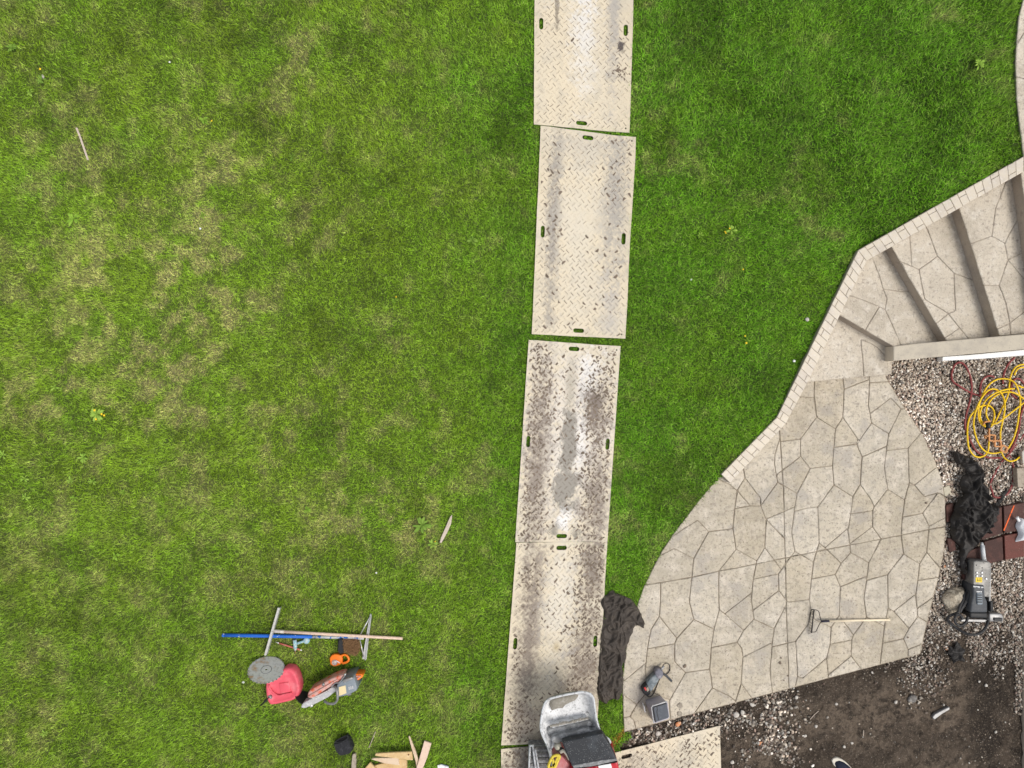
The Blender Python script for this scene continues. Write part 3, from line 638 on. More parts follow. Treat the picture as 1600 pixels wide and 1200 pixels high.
    def addblob(A, Bf, cu, cv, ru, rv, ang, h=.004):
        n = 7; k = len(A); ca, sa = math.cos(ang), math.sin(ang)
        A.append(W(cu, cv, .014+h))
        for j in range(n):
            t = 2*math.pi*j/n; s = rg.uniform(.65, 1.2); x, y = ru*math.cos(t)*s, rv*math.sin(t)*s; A.append(W(min(MW-.003, max(.003, cu+x*ca-y*sa)), min(MH-.003, max(.003, cv+x*sa+y*ca)), .0146))
        for j in range(n): Bf.append((k, k+1+(j+1) % n, k+1+j))
    for r_ in range(rows):
        for c_ in range(int(MW/pit)+1):
            u = .055+c_*pit+(pit/2 if r_ % 2 else 0); v = .05+r_*pit*.62
            if u > MW-.03 or v > MH-.03: continue
            if any(abs(u-hu) < .085 and abs(v-hv) < .05 for hu, hv in ((MW/2, .07), (MW/2, MH-.07))) or any(abs(u-hu) < .05 and abs(v-MH/2) < .09 for hu in (.085, MW-.085)): continue
            ang = math.radians(45 if r_ % 2 else -45)+rg.uniform(-.03, .03); du, dv = math.cos(ang), math.sin(ang); hl, hw = .031, .0065
            k = len(V)
            for sx, sy in ((-1, -1), (1, -1), (1, 1), (-1, 1)): V.append(W(u+du*hl*sx-dv*hw*sy, v+dv*hl*sx+du*hw*sy, .0135))
            for sx, sy in ((-1, -1), (1, -1), (1, 1), (-1, 1)): V.append(W(u+du*hl*.8*sx-dv*hw*.5*sy, v+dv*hl*.8*sx+du*hw*.5*sy, .0185))
            T += [(k, k+1, k+5, k+4), (k+1, k+2, k+6, k+5), (k+2, k+3, k+7, k+6), (k+3, k, k+4, k+7), (k+4, k+5, k+6, k+7)]
            # thin dark sliver painted in place of the lug's shadow
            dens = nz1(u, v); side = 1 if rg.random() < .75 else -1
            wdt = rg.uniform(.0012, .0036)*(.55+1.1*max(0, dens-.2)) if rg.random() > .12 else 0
            trk = md['track']*(math.exp(-((u-.20)/.13)**2)+math.exp(-((u-1.0)/.16)**2)); pm = md['mud']*.8+trk*.55
            heavy = rg.random() < (trk*1.5+md['mud']*.35)*max(0, min(1, (dens-.33)*4.5))
            if heavy and trk > .3 and rg.random() < .5:
                for _ in range(3): addblob(MV, MT, u+rg.gauss(0, .025), v+rg.gauss(0, .025), rg.uniform(.008, .026), rg.uniform(.006, .018), rg.uniform(0, 3), .004)
            if heavy: addblob(MV, MT, u-dv*side*.014, v+du*side*.014, .030*rg.uniform(.5, 1.25), .015*rg.uniform(.4, 1.7), ang+rg.uniform(-.3, .3))
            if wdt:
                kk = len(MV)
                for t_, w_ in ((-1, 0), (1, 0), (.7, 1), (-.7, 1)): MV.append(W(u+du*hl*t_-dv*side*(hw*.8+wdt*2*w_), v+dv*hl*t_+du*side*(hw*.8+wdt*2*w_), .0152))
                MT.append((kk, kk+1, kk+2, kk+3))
    nsp = int(60+1500*md['mud'])
    for _ in range(nsp):
        u, v = rg.uniform(.01, MW-.01), rg.uniform(.01, MH-.01)
        if rg.random() < .55: u = min(MW-.01, max(.01, rg.gauss(rg.choice((.22, 1.02)), .1)))
        if rg.random() < (nz1(u, v)-.3)*3: addblob(MV, MT, u, v, rg.uniform(.003, .011), rg.uniform(.003, .008), rg.uniform(0, 3), .003)
    if mi == 0:
        for _ in range(26): addblob(MV, MT, rg.gauss(1.1, .06), rg.gauss(1.72, .05), rg.uniform(.006, .022), rg.uniform(.005, .016), rg.uniform(0, 3))
        addblob(MV, MT, 1.06, 1.70, .04, .03, .6, .008)
    if mi == 1:
        for u, v, s in ((.12, .5, .02), (.3, 1.9, .015), (.25, 2.3, .02), (1.0, .75, .015)): addblob(MV, MT, u, v, s, s*.8, 1, .008)
    me = bpy.data.meshes.new('tread_lugs'); wl = wloc(root); me.from_pydata([p-wl for p in V], [], T)
    u_ = me.uv_layers.new(name='UVMap'); me.materials.append(mm); b2 = bmesh.new(); b2.from_mesh(me); bmesh.ops.recalc_face_normals(b2, faces=b2.faces); ul = b2.loops.layers.uv.active
    qx = [q[0].xy, q[1].xy, q[3].xy]; ex_, ey_ = qx[1]-qx[0], qx[2]-qx[0]
    for f in b2.faces:
        for lo_ in f.loops:
            d_ = (lo_.vert.co+wl).xy-qx[0]; det = ex_.x*ey_.y-ex_.y*ey_.x; lo_[ul].uv = (MW*(d_.x*ey_.y-d_.y*ey_.x)/det, MH*(ex_.x*d_.y-ex_.y*d_.x)/det)
    b2.to_mesh(me); b2.free(); o = bpy.data.objects.new('tread_lugs', me); COL.objects.link(o); o.parent = root; o['kind'] = 'stuff'
    me = bpy.data.meshes.new('mud'); me.from_pydata([p-wl for p in MV], [], [tuple(t) for t in MT]); me.materials.append(M['mud']); o = bpy.data.objects.new('mud', me); COL.objects.link(o); o.parent = root; o['kind'] = 'stuff'  # one mesh: real mud blobs plus the painted lug shadow slivers

# ------------------------------------------------------------------ grass
FAB_PX = [(780+a/4, 900+b_/4) for a, b_ in [(655, 125), (712, 88), (760, 116), (815, 138), (845, 170), (872, 205), (890, 240), (911, 298), (905, 328), (850, 310), (835, 355), (800, 430), (795, 500), (770, 560), (775, 600), (776, 660), (770, 730), (742, 778), (690, 775), (645, 790), (620, 765), (610, 700), (626, 520), (640, 340), (655, 250), (634, 165)]]
FAB = [tuple(P(a, b, 0))[:2] for a, b in FAB_PX]
NB = 1250000
x = RNG.uniform(-7.3, 6.9, NB); y = RNG.uniform(-5.7, 5.6, NB)
ok = inpoly(x, y, LAWN)
for q in MATQ[:5]:
    cx = sum(p[0] for p in q)/4; cy = sum(p[1] for p in q)/4; ins = inpoly(x, y, [(cx+(a-cx)*.978, cy+(b-cy)*.99) for a, b in q]); ok &= ~ins
for q in (FAB,): ok &= ~(inpoly(x, y, q) & (edgedist(x, y, q) > .02))
x, y = x[ok], y[ok]
hx, hy = [], []
for h in HOLES_ALL[:20]:
    X0 = np.array(h); a = RNG.uniform(X0[:, 0].min(), X0[:, 0].max(), 90); b = RNG.uniform(X0[:, 1].min(), X0[:, 1].max(), 90); k = inpoly(a, b, h); hx.append(a[k]); hy.append(b[k])
x = np.concatenate([x]+hx); y = np.concatenate([y]+hy); n = len(x)
z = lawn_top(x, y); dry, dark, left = tone(x, y)
patch = fbm(x, y, 14, 401, 2)
ang = fbm(x, y, 1.1, 411, 3)*14+RNG.normal(0, 1.5, n)
Ln = RNG.uniform(.020, .062, n)*(1.15-.35*dry)*(1+.25*(1-left))*(.75+.5*patch); Ln[-sum(len(a) for a in hx):] *= .5
tilt = RNG.uniform(.35, 1.35, n); hr = Ln*np.sin(tilt); hz = Ln*np.cos(tilt)
w = RNG.uniform(.0022, .0050, n)
dx, dy = np.cos(ang), np.sin(ang)
V = np.empty((n, 3, 3), np.float32)
V[:, 0] = np.stack([x-dy*w, y+dx*w, z-.002], 1); V[:, 1] = np.stack([x+dy*w, y-dx*w, z-.002], 1); V[:, 2] = np.stack([x+dx*hr, y+dy*hr, z+hz+.003], 1)
r1 = RNG.random(n)
cg = lerp(np.tile([.140, .350, .012], (n, 1)), np.tile([.215, .360, .016], (n, 1)), np.clip(left*.8+.5*(fbm(x, y, 1.6, 421, 3)-.5)*2+.1, 0, 1))
cd = np.tile([.52, .50, .17], (n, 1)); k = np.clip(dry*.85+(r1-.5)*.9*(dry+.22), 0, 1); c = lerp(cg, cd, k)
c = lerp(c, np.tile([.34, .46, .10], (n, 1)), (RNG.random(n) < .16)*.55); c = lerp(c, c*.58, dark*.8)
c = c*(.97+.03*left)[:, None]; c *= (RNG.uniform(.38, 1.62, n)*(.52+.96*fbm(x, y, 18, 431, 3)))[:, None]
# orange marking paint sprayed on the turf beside the dumper
A, B = np.array(P(955, 1166, 0))[:2], np.array(P(974, 1143, 0))[:2]; t = np.clip(((x-A[0])*(B-A)[0]+(y-A[1])*(B-A)[1])/((B-A)**2).sum(), 0, 1); dd = np.hypot(x-A[0]-t*(B-A)[0], y-A[1]-t*(B-A)[1])
c = lerp(c, np.tile([.62, .17, .05], (n, 1)), (dd < .02+.006*RNG.normal(size=n))*.75)
T = np.arange(n*3, dtype=np.int32).reshape(n, 3)
g_ = fastmesh('grass', V.reshape(-1, 3), T, M['grass'], np.repeat(c, 3, 0))
settle(g_, 'short green and dry yellowish turf covering the whole lawn', 'grass', kind='stuff')

# ------------------------------------------------------------------ gravel
def ico(sub):
    b = bmesh.new(); bmesh.ops.create_icosphere(b, subdivisions=sub, radius=1); b.verts.ensure_lookup_table()
    V = np.array([v.co[:] for v in b.verts]); T = np.array([[v.index for v in f.verts] for f in b.faces]); b.free(); return V, T
IV1, IT1 = ico(2); IV0, IT0 = ico(1)
def pebbles(name, x, y, z, r, cols, base, seed):
    Vb, Tb = base; R = np.random.default_rng(seed); n = len(x); nv = len(Vb)
    sc = np.stack([r*R.uniform(.85, 1.45, n), r*R.uniform(.7, 1.0, n), r*R.uniform(.5, .8, n)], 1)
    v = Vb[None]*(1+R.uniform(-.09, .09, (n, nv, 1))); v = v*sc[:, None, :]
    a = R.uniform(0, 6.283, n); tx = R.uniform(-.5, .5, n)
    ct, st_ = np.cos(tx)[:, None], np.sin(tx)[:, None]; yy = v[..., 1]*ct-v[..., 2]*st_; zz = v[..., 1]*st_+v[..., 2]*ct
    ca, sa = np.cos(a)[:, None], np.sin(a)[:, None]; X = v[..., 0]*ca-yy*sa; Y = v[..., 0]*sa+yy*ca
    Vv = np.stack([X+x[:, None], Y+y[:, None], zz+z[:, None]], -1).reshape(-1, 3)
    Tt = (Tb[None]+(np.arange(n)*nv)[:, None, None]).reshape(-1, 3)
    return fastmesh(name, Vv, Tt, M['pebble'], np.repeat(cols, nv, 0), True)
PALETTE = np.array([[.52, .46, .38], [.78, .74, .67], [.40, .33, .26], [.26, .21, .17], [.46, .37, .29], [.18, .145, .12], [.36, .26, .21], [.58, .51, .42], [.24, .215, .19], [.66, .60, .52], [.30, .24, .19]])
def pcol(n, R, bright): 
    c = PALETTE[R.integers(0, len(PALETTE), n)]*R.uniform(.75, 1.2, (n, 1)); return c*bright[:, None]
HARD = [[tuple(P(a, b, 0))[:2] for a, b in PAT_OUT], [tuple(P(a, b, .18))[:2] for a, b in TREADS[0][1]], [(3.2, .22), (8, .5), (8, 5), (2.5, 5)]]
def gravelfield(N, seed, rlo, rhi, base, name, dz, fn, label, bx=(1.2, 6.9, -5.6, .5)):
    R = np.random.default_rng(seed); x = R.uniform(bx[0], bx[1], N); y = R.uniform(bx[2], bx[3], N); px = 800+x*F/H; py = 600-y*F/H
    p, br = fn(px, py, x, y); ok = R.random(N) < p
    for h in HARD: ok &= ~inpoly(x, y, h)
    for h in (MATQ[5],): ok &= ~inpoly(x, y, h)
    ok &= ~inpoly(x, y, LAWN); x, y, br = x[ok], y[ok], br[ok]; n = len(x); r = rlo+(rhi-rlo)*R.random(n)**1.8
    o = pebbles(name, x, y, Dz(x, y)+r*.3+dz*R.random(n), r, pcol(n, R, br), base, seed+1); print(name, n); return settle(o, label, 'gravel', kind='stuff')
EDGE = lambda px: 1144+(px-975)*-.2635
def dens_main(px, py, x, y):
    nz = fbm(x, y, 2.2, 501, 4); g = sm(1375, 1395, px)*sm(1052, 1010, py+(nz-.5)*190+(px-1440)*.10)
    g = np.maximum(g, np.where(px > 1590, sm(1300, 1100, py)*.8, 0))
    g = np.maximum(g, sm(1500, 1420, px)*sm(1400, 1440, px)*sm(1130, 1030, py)*.6)
    br = .92+.50*np.exp(-((px-1425)/45.)**2-((py-660)/70.)**2)+.25*np.exp(-((px-1480)/30.)**2-((py-745)/40.)**2)+.1*(nz-.5)
    br = br*(1-.28*sm(900, 1000, py)); return g, br
def dens_edge(px, py, x, y):
    nz2 = fbm(x, y, 5, 541, 3); e = py-EDGE(px)
    s = sm(-2, 4, e)*sm(62, 30, e+(nz2-.5)*40)*sm(1255, 1225, px)*sm(975, 990, px)*sm(.28, .42, nz2)
    b = np.exp(-((px-1212)/38.)**2-((py-1168)/50.)**2)*sm(.36, .5, nz2)
    return np.clip(s*.75+b, 0, 1), np.where(vnoise(x, y, 31, 561) > .66, 1.15, .45)+.15*b
def dens_strip(px, py, x, y):
    nz = fbm(x, y, 2.6, 521, 4); nz2 = fbm(x, y, 6, 541, 3); e = py-EDGE(px)
    s = sm(-26, -4, e)*sm(75, 30, e)*sm(1300, 1200, px)*sm(970, 990, px); s = s*(.35+1.1*sm(.4, .6, nz2))
    b = np.exp(-((px-1215)/45.)**2-((py-1165)/45.)**2)*.8
    sc = .20*sm(.50, .70, nz)+.035+.35*sm(.52, .65, nz)*np.exp(-((px-1450)/50.)**2-((py-1090)/60.)**2)
    s = np.maximum(np.maximum(s, b*sm(.35, .55, nz2)), sc*(py > 1000)); br = .50+.5*(vnoise(x, y, 25, 561) > .70)+0*px; return np.clip(s, 0, 1), br
gravelfield(42000, 601, .006, .0115, (IV0, IT0), 'gravel', .012, dens_main, 'fine mixed gravel under and between the larger pebbles beside the patio', (4.3, 6.9, -4.3, .5))
gravelfield(30000, 611, .0095, .0180, (IV1, IT1), 'gravel', .020, dens_main, 'mixed beige and white pebbles heaped between the patio and the right edge', (4.3, 6.9, -4.3, .5))
gravelfield(16000, 621, .004, .011, (IV0, IT0), 'gravel', .004, dens_strip, 'small dark stones pressed into the bare dirt')
gravelfield(7000, 631, .008, .017, (IV0, IT0), 'gravel', .004, dens_strip, 'loose river stones scattered on the dirt')
gravelfield(11000, 641, .008, .021, (IV1, IT1), 'gravel', .010, dens_edge, 'dark wet river stones packed along the bottom edge of the patio', (1.35, 4.1, -5.3, -3.6))

# ------------------------------------------------------------------ tools lying on the lawn
def base(px, py, dz=0.0): return PL(px, py, dz)
def line(a, b, za, zb, f=PL): return [f(a[0], a[1], za), f(b[0], b[1], zb)]
def dens(path, k=3):
    out = []
    for a, b in zip(path[:-1], path[1:]):
        for i in range(k): out.append(a.lerp(b, i/k))
    return out+[path[-1]]
# levelling rake with the blue pole
t = thing('landscape_rake', base(470, 994), 'long worn blue pole with a wide triangular aluminium rake head at its right end', 'landscape rake')
G().tube(dens(line((350, 992.5), (488, 994.8), .035, .04)), .0225, 12).build('pole', M['blue'], t, True)
G().tube(dens(line((488, 994.8), (560, 996.5), .04, .045)), .020, 12).build('pole_sleeve', M['bluew'], t, True)
G().tube(line((347.5, 992.4), (350.5, 992.5), .035, .035), .0235, 12).build('end_cap', M['blue'], t, True)
a, b = PL(579, 960.5, .06), PL(568.7, 1031, .06)
h = G(); ax = (b-a).normalized(); nr = Vector((-ax.y, ax.x, 0))
def plate(a, b, w0, w1, z0, z1, side=1):
    ax = (b-a).normalized(); nr = Vector((-ax.y, ax.x, 0))*side
    v = [a-nr*w0*.5, b-nr*w1*.5, b+nr*w1*.5, a+nr*w0*.5]; v = [Vector((p.x, p.y, p.z+z0)) for p in v]+[Vector((p.x, p.y, p.z+z1)) for p in v]
    return v, [(3, 2, 1, 0), (4, 5, 6, 7), (0, 1, 5, 4), (1, 2, 6, 5), (2, 3, 7, 6), (3, 0, 4, 7)]
G().add(*plate(a, b, .022, .052, -.045, -.02)).build('rake_blade', M['silver'], t)
G().add(*plate(a+nr*.012, b+nr*.020, .006, .006, -.02, .015)).build('blade_lip', M['silver'], t)
for e in ((578, 964), (568.2, 1026)):
    G().tube([PL(562, 993.5 if e[1] < 990 else 998, .05), PL(e[0], e[1], .05)], .007, 8).build('brace', M['silver'], t, True)
G().box(PL(564, 996.6, .055), (.07, .04, .03), bev=.004).build('socket', M['silver'], t)
# rake with the wooden handle, its bar seen edge on
t = thing('straight_rake', base(500, 990), 'new pale wooden handle crossing over the blue pole, narrow metal bar at its left', 'landscape rake')
G().tube(dens(line((443, 987), (629, 997.6), .085, .06)), .0185, 12).build('wooden_handle', M['woodp'], t, True)
G().tube(dens(line((425, 985.8), (444, 987.1), .087, .085)), .0215, 12).build('ferrule', M['oldwood'].copy(), t, True)
bpy.data.objects['ferrule'].data.materials[0] = mat('dull_tin', (.52, .47, .42), .5, .3, var=[(50, (.62, .6, .58), .5, .6)])
a, b = PL(435.8, 949.5, .095), PL(414.5, 1023.5, .095)
G().add(*plate(a, b, .024, .024, -.012, .012)).build('head_bar', mat('galvanised_bar', (.60, .59, .55), .5, .3, var=[(60, (.46, .45, .42), .5, .6)]), t)
G().add(*plate(a+Vector((.016, 0, 0)), b+Vector((.016, 0, 0)), .006, .006, -.055, .010)).build('bar_flange', M['silver'], t)
# red crayon holder
t = thing('marker', base(451, 1009), 'red marking crayon holder with silver tip lying in the grass under the cordless driver', 'marker')
G().tube(dens(line((436, 1004.8), (469, 1015.3), .016, .016)), .011, 10).build('barrel', mat('dusty_red', (.48, .12, .09), .55, var=[(40, (.55, .25, .2), .5, .7)]), t, True)
G().tube(line((430.5, 1003), (436.5, 1005), .016, .016), .004, 10, r2=.011).build('tip', M['silver'], t, True)
G().tube(line((469, 1015.3), (471.5, 1016), .016, .016), .0085, 10).build('button', M['white'], t, True)
# cordless driver
t = thing('cordless_driver', base(466, 1006), 'small dusty teal cordless driver with its bit pointing down the photo', 'cordless driver')
G().tube([PL(460.5, 1000, .05), PL(460.8, 1003, .05), PL(461.3, 1009, .05), PL(461.5, 1013, .05)], .024, 12).build('motor_housing', M['teal'], t, True)
G().tube([PL(461.5, 1012.5, .05), PL(461.4, 1016.5, .05)], .022, 12, r2=.010).build('chuck', mat('dull_teal_nose', (.46, .50, .50), .5, .2), t, True)
G().tube([PL(461.4, 1016, .05), PL(461.4, 1022, .035)], .005, 8).build('bit', mat('copper_bit', (.40, .22, .14), .4, .6), t, True)
G().tube([PL(463, 1006, .045), PL(470, 1003.5, .04), PL(476, 1001.5, .04)], .016, 10).build('grip', M['teal'], t, True)
G().lathe(PL(480, 999.5, .012), (0, 0, 1), [(0, .034), (.012, .041), (.04, .041), (.052, .030)], 18).build('battery_foot', M['teal'], t, True)
# broom head
t = thing('broom_head', base(546, 1010), 'brown bristled broom head with a black back lying below the blue pole', 'broom head')
G().prism([(528, 1000), (535, 998), (537, 1021), (531, 1023), (527, 1018)], base(532, 1010).z+.01, base(532, 1010).z+.10, .012).build('head_block', M['black'], t)
g = G(); rb = random.Random(8)
b0 = base(548, 1011)
poly = [(534, 999), (558, 998.5), (561.5, 1005), (561.5, 1018), (557, 1023.5), (549, 1024.5), (536, 1019)]
for _ in range(1500):
    px, py = rb.uniform(533, 562), rb.uniform(998, 1025)
    if not inpoly(np.array([px]), np.array([py]), poly)[0]: continue
    p = PL(px, py, rb.uniform(.05, .11)); d = Vector((rb.uniform(.006, .022), rb.gauss(0, .012), rb.uniform(-.01, .004)))*1.6; w = Vector((0, .0026, 0))
    g.add([p-w, p+w, p+d], [(0, 1, 2)])
g.prism([(535, 1000), (557, 999.5), (560, 1006), (560, 1017), (555, 1022), (548, 1023), (537, 1018)], b0.z, b0.z+.065, .015)
g.build('bristles', M['bristle'], t)
# orange reel
t = thing('chalk_reel', base(529, 1032), 'bright orange plastic chalk line reel with a looped handle beside the broom head', 'chalk reel')
zb = base(529, 1032).z
G().prism([(514.5, 1029), (518, 1024), (525, 1022.2), (532, 1024), (535, 1028), (535, 1036), (530, 1040), (522, 1042), (516, 1039)], zb, zb+.062, .014, 3).build('reel_body', M['orange'], t, True)
g = G(); lp = [(532, 1025.5), (538, 1023), (543, 1025.5), (545, 1030.5), (542, 1034.5), (535, 1036.5)]
g.tube(spline([PL(a, b, .045) for a, b in lp], 5), .015, 10); g.build('handle', M['orange'], t, True)
G().lathe(PL(523, 1035, .062), (0, 0, 1), [(0, .036), (.008, .036), (.012, .030)], 18).build('winding_disc', mat('dirty_reel_disc', (.45, .36, .32), .6, var=[(60, (.2, .12, .1), .5, .6), (35, (.6, .6, .6), .55, .62)]), t)
G().tube([PL(525, 1032, .078), PL(531, 1036, .078)], .006, 8).build('winding_crank', M['white'], t, True)
# jerry can
t = thing('jerry_can', base(442, 1075), 'faded red fuel can with a black spout lying under the edge of the saw disc', 'fuel can')
zb = base(442, 1075).z; out = [(444, 1044.5), (450, 1043.8), (457, 1045.5), (463, 1053), (468, 1068), (469, 1078), (466.5, 1088), (458, 1095), (440, 1099.5), (422, 1102.5), (418, 1098), (415.5, 1090), (414, 1075), (415, 1066), (421, 1060), (436, 1052)]
b = bmesh.new(); top = zb+.20; cen = Vector(P(442, 1075, top))
rings = []
for zz, s in ((zb+.0, .90), (zb+.03, .97), (zb+.10, 1.0), (zb+.17, .985), (zb+.195, .94), (zb+.205, .86), (zb+.19, .72), (zb+.185, .45)):
    rings.append([b.verts.new(Vector((cen.x+(P(px, py, top).x-cen.x)*s, cen.y+(P(px, py, top).y-cen.y)*s, zz))) for px, py in out])
for r0, r1 in zip(rings[:-1], rings[1:]):
    for i in range(len(out)): b.faces.new([r0[i], r0[(i+1) % len(out)], r1[(i+1) % len(out)], r1[i]])
b.faces.new(rings[0][::-1]); b.faces.new(rings[-1]); bmesh.ops.recalc_face_normals(b, faces=b.faces)
bmesh.ops.subdivide_edges(b, edges=b.edges[:], cuts=1, use_grid_fill=True, smooth=.3)
G().bm(b).build('can_body', M['red'], t, True)
G().prism([(436, 1068), (452, 1066), (454, 1081), (438, 1084.5)], zb+.16, zb+.199, .006, 2).build('grip_recess', M['red'], t, True)
G().tube(spline([P(a, b_, zb+.205) for a, b_ in [(420, 1070), (424, 1079), (434, 1087), (445, 1085), (456, 1083)]], 5), .013, 8).build('moulded_rib', M['red'], t, True)
G().lathe(P(423, 1087, zb+.17), (-.3, -.4, .6), [(0, .034), (.03, .034), (.035, .028)], 14).build('spout_collar', M['grey'], t, True)
G().tube([P(422, 1088, zb+.20), P(415, 1095, zb+.17), P(407.5, 1102, zb+.11)], .015, 10, r2=.011).build('spout', M['black'], t, True)
# saw disc leaning on the can
t = thing('saw_disc', base(404, 1052), 'large round rust stained steel cutting disc propped on the red fuel can', 'saw disc')
zb = base(416, 1046).z; c = P(416, 1046.5, zb+.208); ax = Vector((.12, .90, .40)).normalized(); R = .219
prof = [(0, R), (.004, R), (.0042, R-.012), (.0036, .062), (.0056, .060), (.0056, .014), (.0, .0135)]
g = G(); aa = Vector((1, 0, 0)); aa = (aa-ax*aa.dot(ax)).normalized(); bb = ax.cross(aa); v = []; f = []; nn = 48
for d, r in prof:
    for k in range(nn): q = 2*math.pi*k/nn; v.append(c+ax*d+(aa*math.cos(q)+bb*math.sin(q))*r)
for i in range(len(prof)-1):
    for k in range(nn): f.append((i*nn+k, i*nn+(k+1) % nn, (i+1)*nn+(k+1) % nn, (i+1)*nn+k))
m_ = len(prof)-1
for k in range(nn): f.append(((m_)*nn+k, m_*nn+(k+1) % nn, (k+1) % nn, k))
b = bmesh.new(); bv = [b.verts.new(p) for p in v]
for q in f: b.faces.new([bv[i] for i in q])
bmesh.ops.recalc_face_normals(b, faces=b.faces); G().bm(b).build('disc', M['steel'], t)
g = G(); g.tube([c+ax*.004+(aa*math.cos(k*math.pi/16)+bb*math.sin(k*math.pi/16))*.064 for k in range(33)], .0025, 6); g.build('arbor_ring', M['dkgrey'], t)
g = G()
for k in range(28):
    q = 2*math.pi*k/28; p = c+ax*.002+(aa*math.cos(q)+bb*math.sin(q))*(R+.001); g.lathe(p-ax*.003, ax, [(0, .010), (.007, .010)], 6)
g.build('segment_rim', M['grey'], t)['kind'] = 'stuff'
# cut-off saw
t = thing('cutoff_saw', base(515, 1082), 'dusty orange and grey petrol cut-off saw with its wheel pointing down left', 'cut-off saw')
zb = base(515, 1082).z; C = lambda pts: [(380+a/8, 1020+b_/8) for a, b_ in pts]
G().prism(C([(800, 520), (830, 470), (1000, 378), (1100, 325), (1200, 285), (1262, 278), (1240, 330), (1170, 380), (1000, 485), (860, 572), (810, 572)]), zb+.12, zb+.32, .022, 3).build('blade_guard', M['saw'], t, True)
G().tube([P(*C([(812, 545)])[0], zb+.325), P(*C([(1000, 440)])[0], zb+.33), P(*C([(1185, 335)])[0], zb+.325)], .010, 8).build('guard_seam', M['saw'], t, True)
a = P(468.5, 1098, zb+.13); wa = Vector((.42, .86, .1)).normalized(); wc = P(477.3, 1091.0, zb+.14)
G().lathe(wc, wa, [(-.004, .135), (.004, .135)], 32).build('cutting_wheel', M['black'], t)
G().prism(C([(718, 680), (745, 632), (830, 585), (1000, 500), (1090, 440), (1150, 415), (1172, 470), (1060, 560), (930, 625), (880, 650), (780, 692), (735, 695)]), zb+.15, zb+.28, .016, 2).build('belt_arm', M['dustm'], t)
G().prism(C([(850, 560), (950, 520), (1050, 470), (1060, 485), (960, 545), (860, 590)]), zb+.27, zb+.30, .006, 1).build('arm_rib', M['silver'], t)
G().lathe(P(*C([(852, 660)])[0], zb+.24)-Vector((0, 0, .09)), (0, 0, 1), [(0, .022), (.09, .022), (.10, .016)], 12).build('tension_knob', M['silver'], t, True)
G().lathe(P(*C([(1020, 370)])[0], zb+.26), (0, 0, 1), [(0, .018), (.07, .018)], 12).build('guard_knob', M['grey'], t, True)
G().prism(C([(1165, 405), (1250, 325), (1375, 290), (1400, 350), (1425, 440), (1420, 475), (1300, 535), (1180, 560)]), zb+.03, zb+.34, .024, 3).build('engine_cover', M['slate'], t, True)
G().prism(C([(1240, 345), (1360, 300), (1375, 330), (1250, 380)]), zb+.33, zb+.37, .010, 2).build('top_handle', M['grey'], t, True)
G().prism(C([(1195, 430), (1278, 408), (1290, 505), (1200, 540)]), zb+.335, zb+.344).build('label_plate', M['cream'], t)
g = G()
for k in range(3): g.prism(C([(1315+k*22, 425-k*5), (1328+k*22, 422-k*5), (1332+k*22, 462-k*5), (1319+k*22, 465-k*5)]), zb+.335, zb+.343)
g.build('cover_logo', M['silver'], t)
G().tube(spline([P(*C([q])[0], zb+hh) for q, hh in [((1130, 420), .30), ((1160, 440), .37), ((1175, 500), .40), ((1178, 580), .38), ((1140, 632), .34), ((1070, 635), .30), ((1015, 605), .24)]], 5), .0155, 10).build('front_handle', M['grey'], t, True)
G().prism(C([(1290, 285), (1370, 270), (1480, 268), (1502, 285), (1495, 305), (1445, 340), (1405, 362), (1385, 300)]), zb+.08, zb+.24, .015, 3).build('rear_grip', M['orange'], t, True)
g = G(); g.tube([P(*C([(1340, 300)])[0], zb+.25), P(*C([(1470, 290)])[0], zb+.25)], .006, 6); g.tube([P(*C([(1400, 345)])[0], zb+.25), P(*C([(1470, 290)])[0], zb+.25)], .006, 6); g.build('trigger_guard', M['saw'], t)
G().tube(spline([P(*C([q])[0], zb+.34) for q in [(1285, 262), (1260, 300), (1200, 370), (1150, 380), (1100, 430)]], 5), .007, 8).build('water_hose', M['grey'], t, True)
G().lathe(P(*C([(1283, 255)])[0], zb+.30), (0, 0, 1), [(0, .012), (.05, .012)], 10).build('hose_coupling', M['silver'], t, True)
G().prism(C([(1290, 520), (1345, 505), (1350, 530), (1310, 548)]), zb+.02, zb+.18, .008).build('foot', M['grey'], t)
# black bag
t = thing('tool_pouch', base(537, 1165), 'open black fabric pouch lying on the grass above the pile of stakes', 'tool pouch')
zb = base(537, 1165).z; C2 = lambda pts: [(500+a/7.273, 1130+b_/7.273) for a, b_ in pts]
tp = C2([(160, 218), (250, 200), (300, 140), (330, 165), (382, 280), (352, 330), (300, 345), (232, 355), (190, 310)])
b = bmesh.new(); rn = []
cen = P(537, 1166, zb+.1); pr = [(0, .90), (.05, 1.0), (.11, 1.0), (.14, .93)]
for dz_, s in pr: rn.append([b.verts.new(Vector((cen.x+(P(a, c_, zb+.1).x-cen.x)*s, cen.y+(P(a, c_, zb+.1).y-cen.y)*s, zb+dz_))) for a, c_ in tp])
for r0, r1 in zip(rn[:-1], rn[1:]):
    for i in range(len(tp)): b.faces.new([r0[i], r0[(i+1) % len(tp)], r1[(i+1) % len(tp)], r1[i]])
b.faces.new(rn[-1]); b.faces.new(rn[0][::-1]); bmesh.ops.recalc_face_normals(b, faces=b.faces); G().bm(b).build('pouch_body', mat('black_nylon', (.020, .021, .025), .75, var=[(20, (.045, .046, .052), .5, .7), (90, (.08, .08, .08), .65, .72)], bump=(35, .8, .02)), t)
G().tube(spline([P(*C2([q])[0], zb+.15) for q in [(165, 222), (200, 190), (262, 155), (305, 142), (318, 165), (262, 205), (200, 215), (168, 222)]], 4), .007, 8).build('rim_binding', M['black'], t, True)
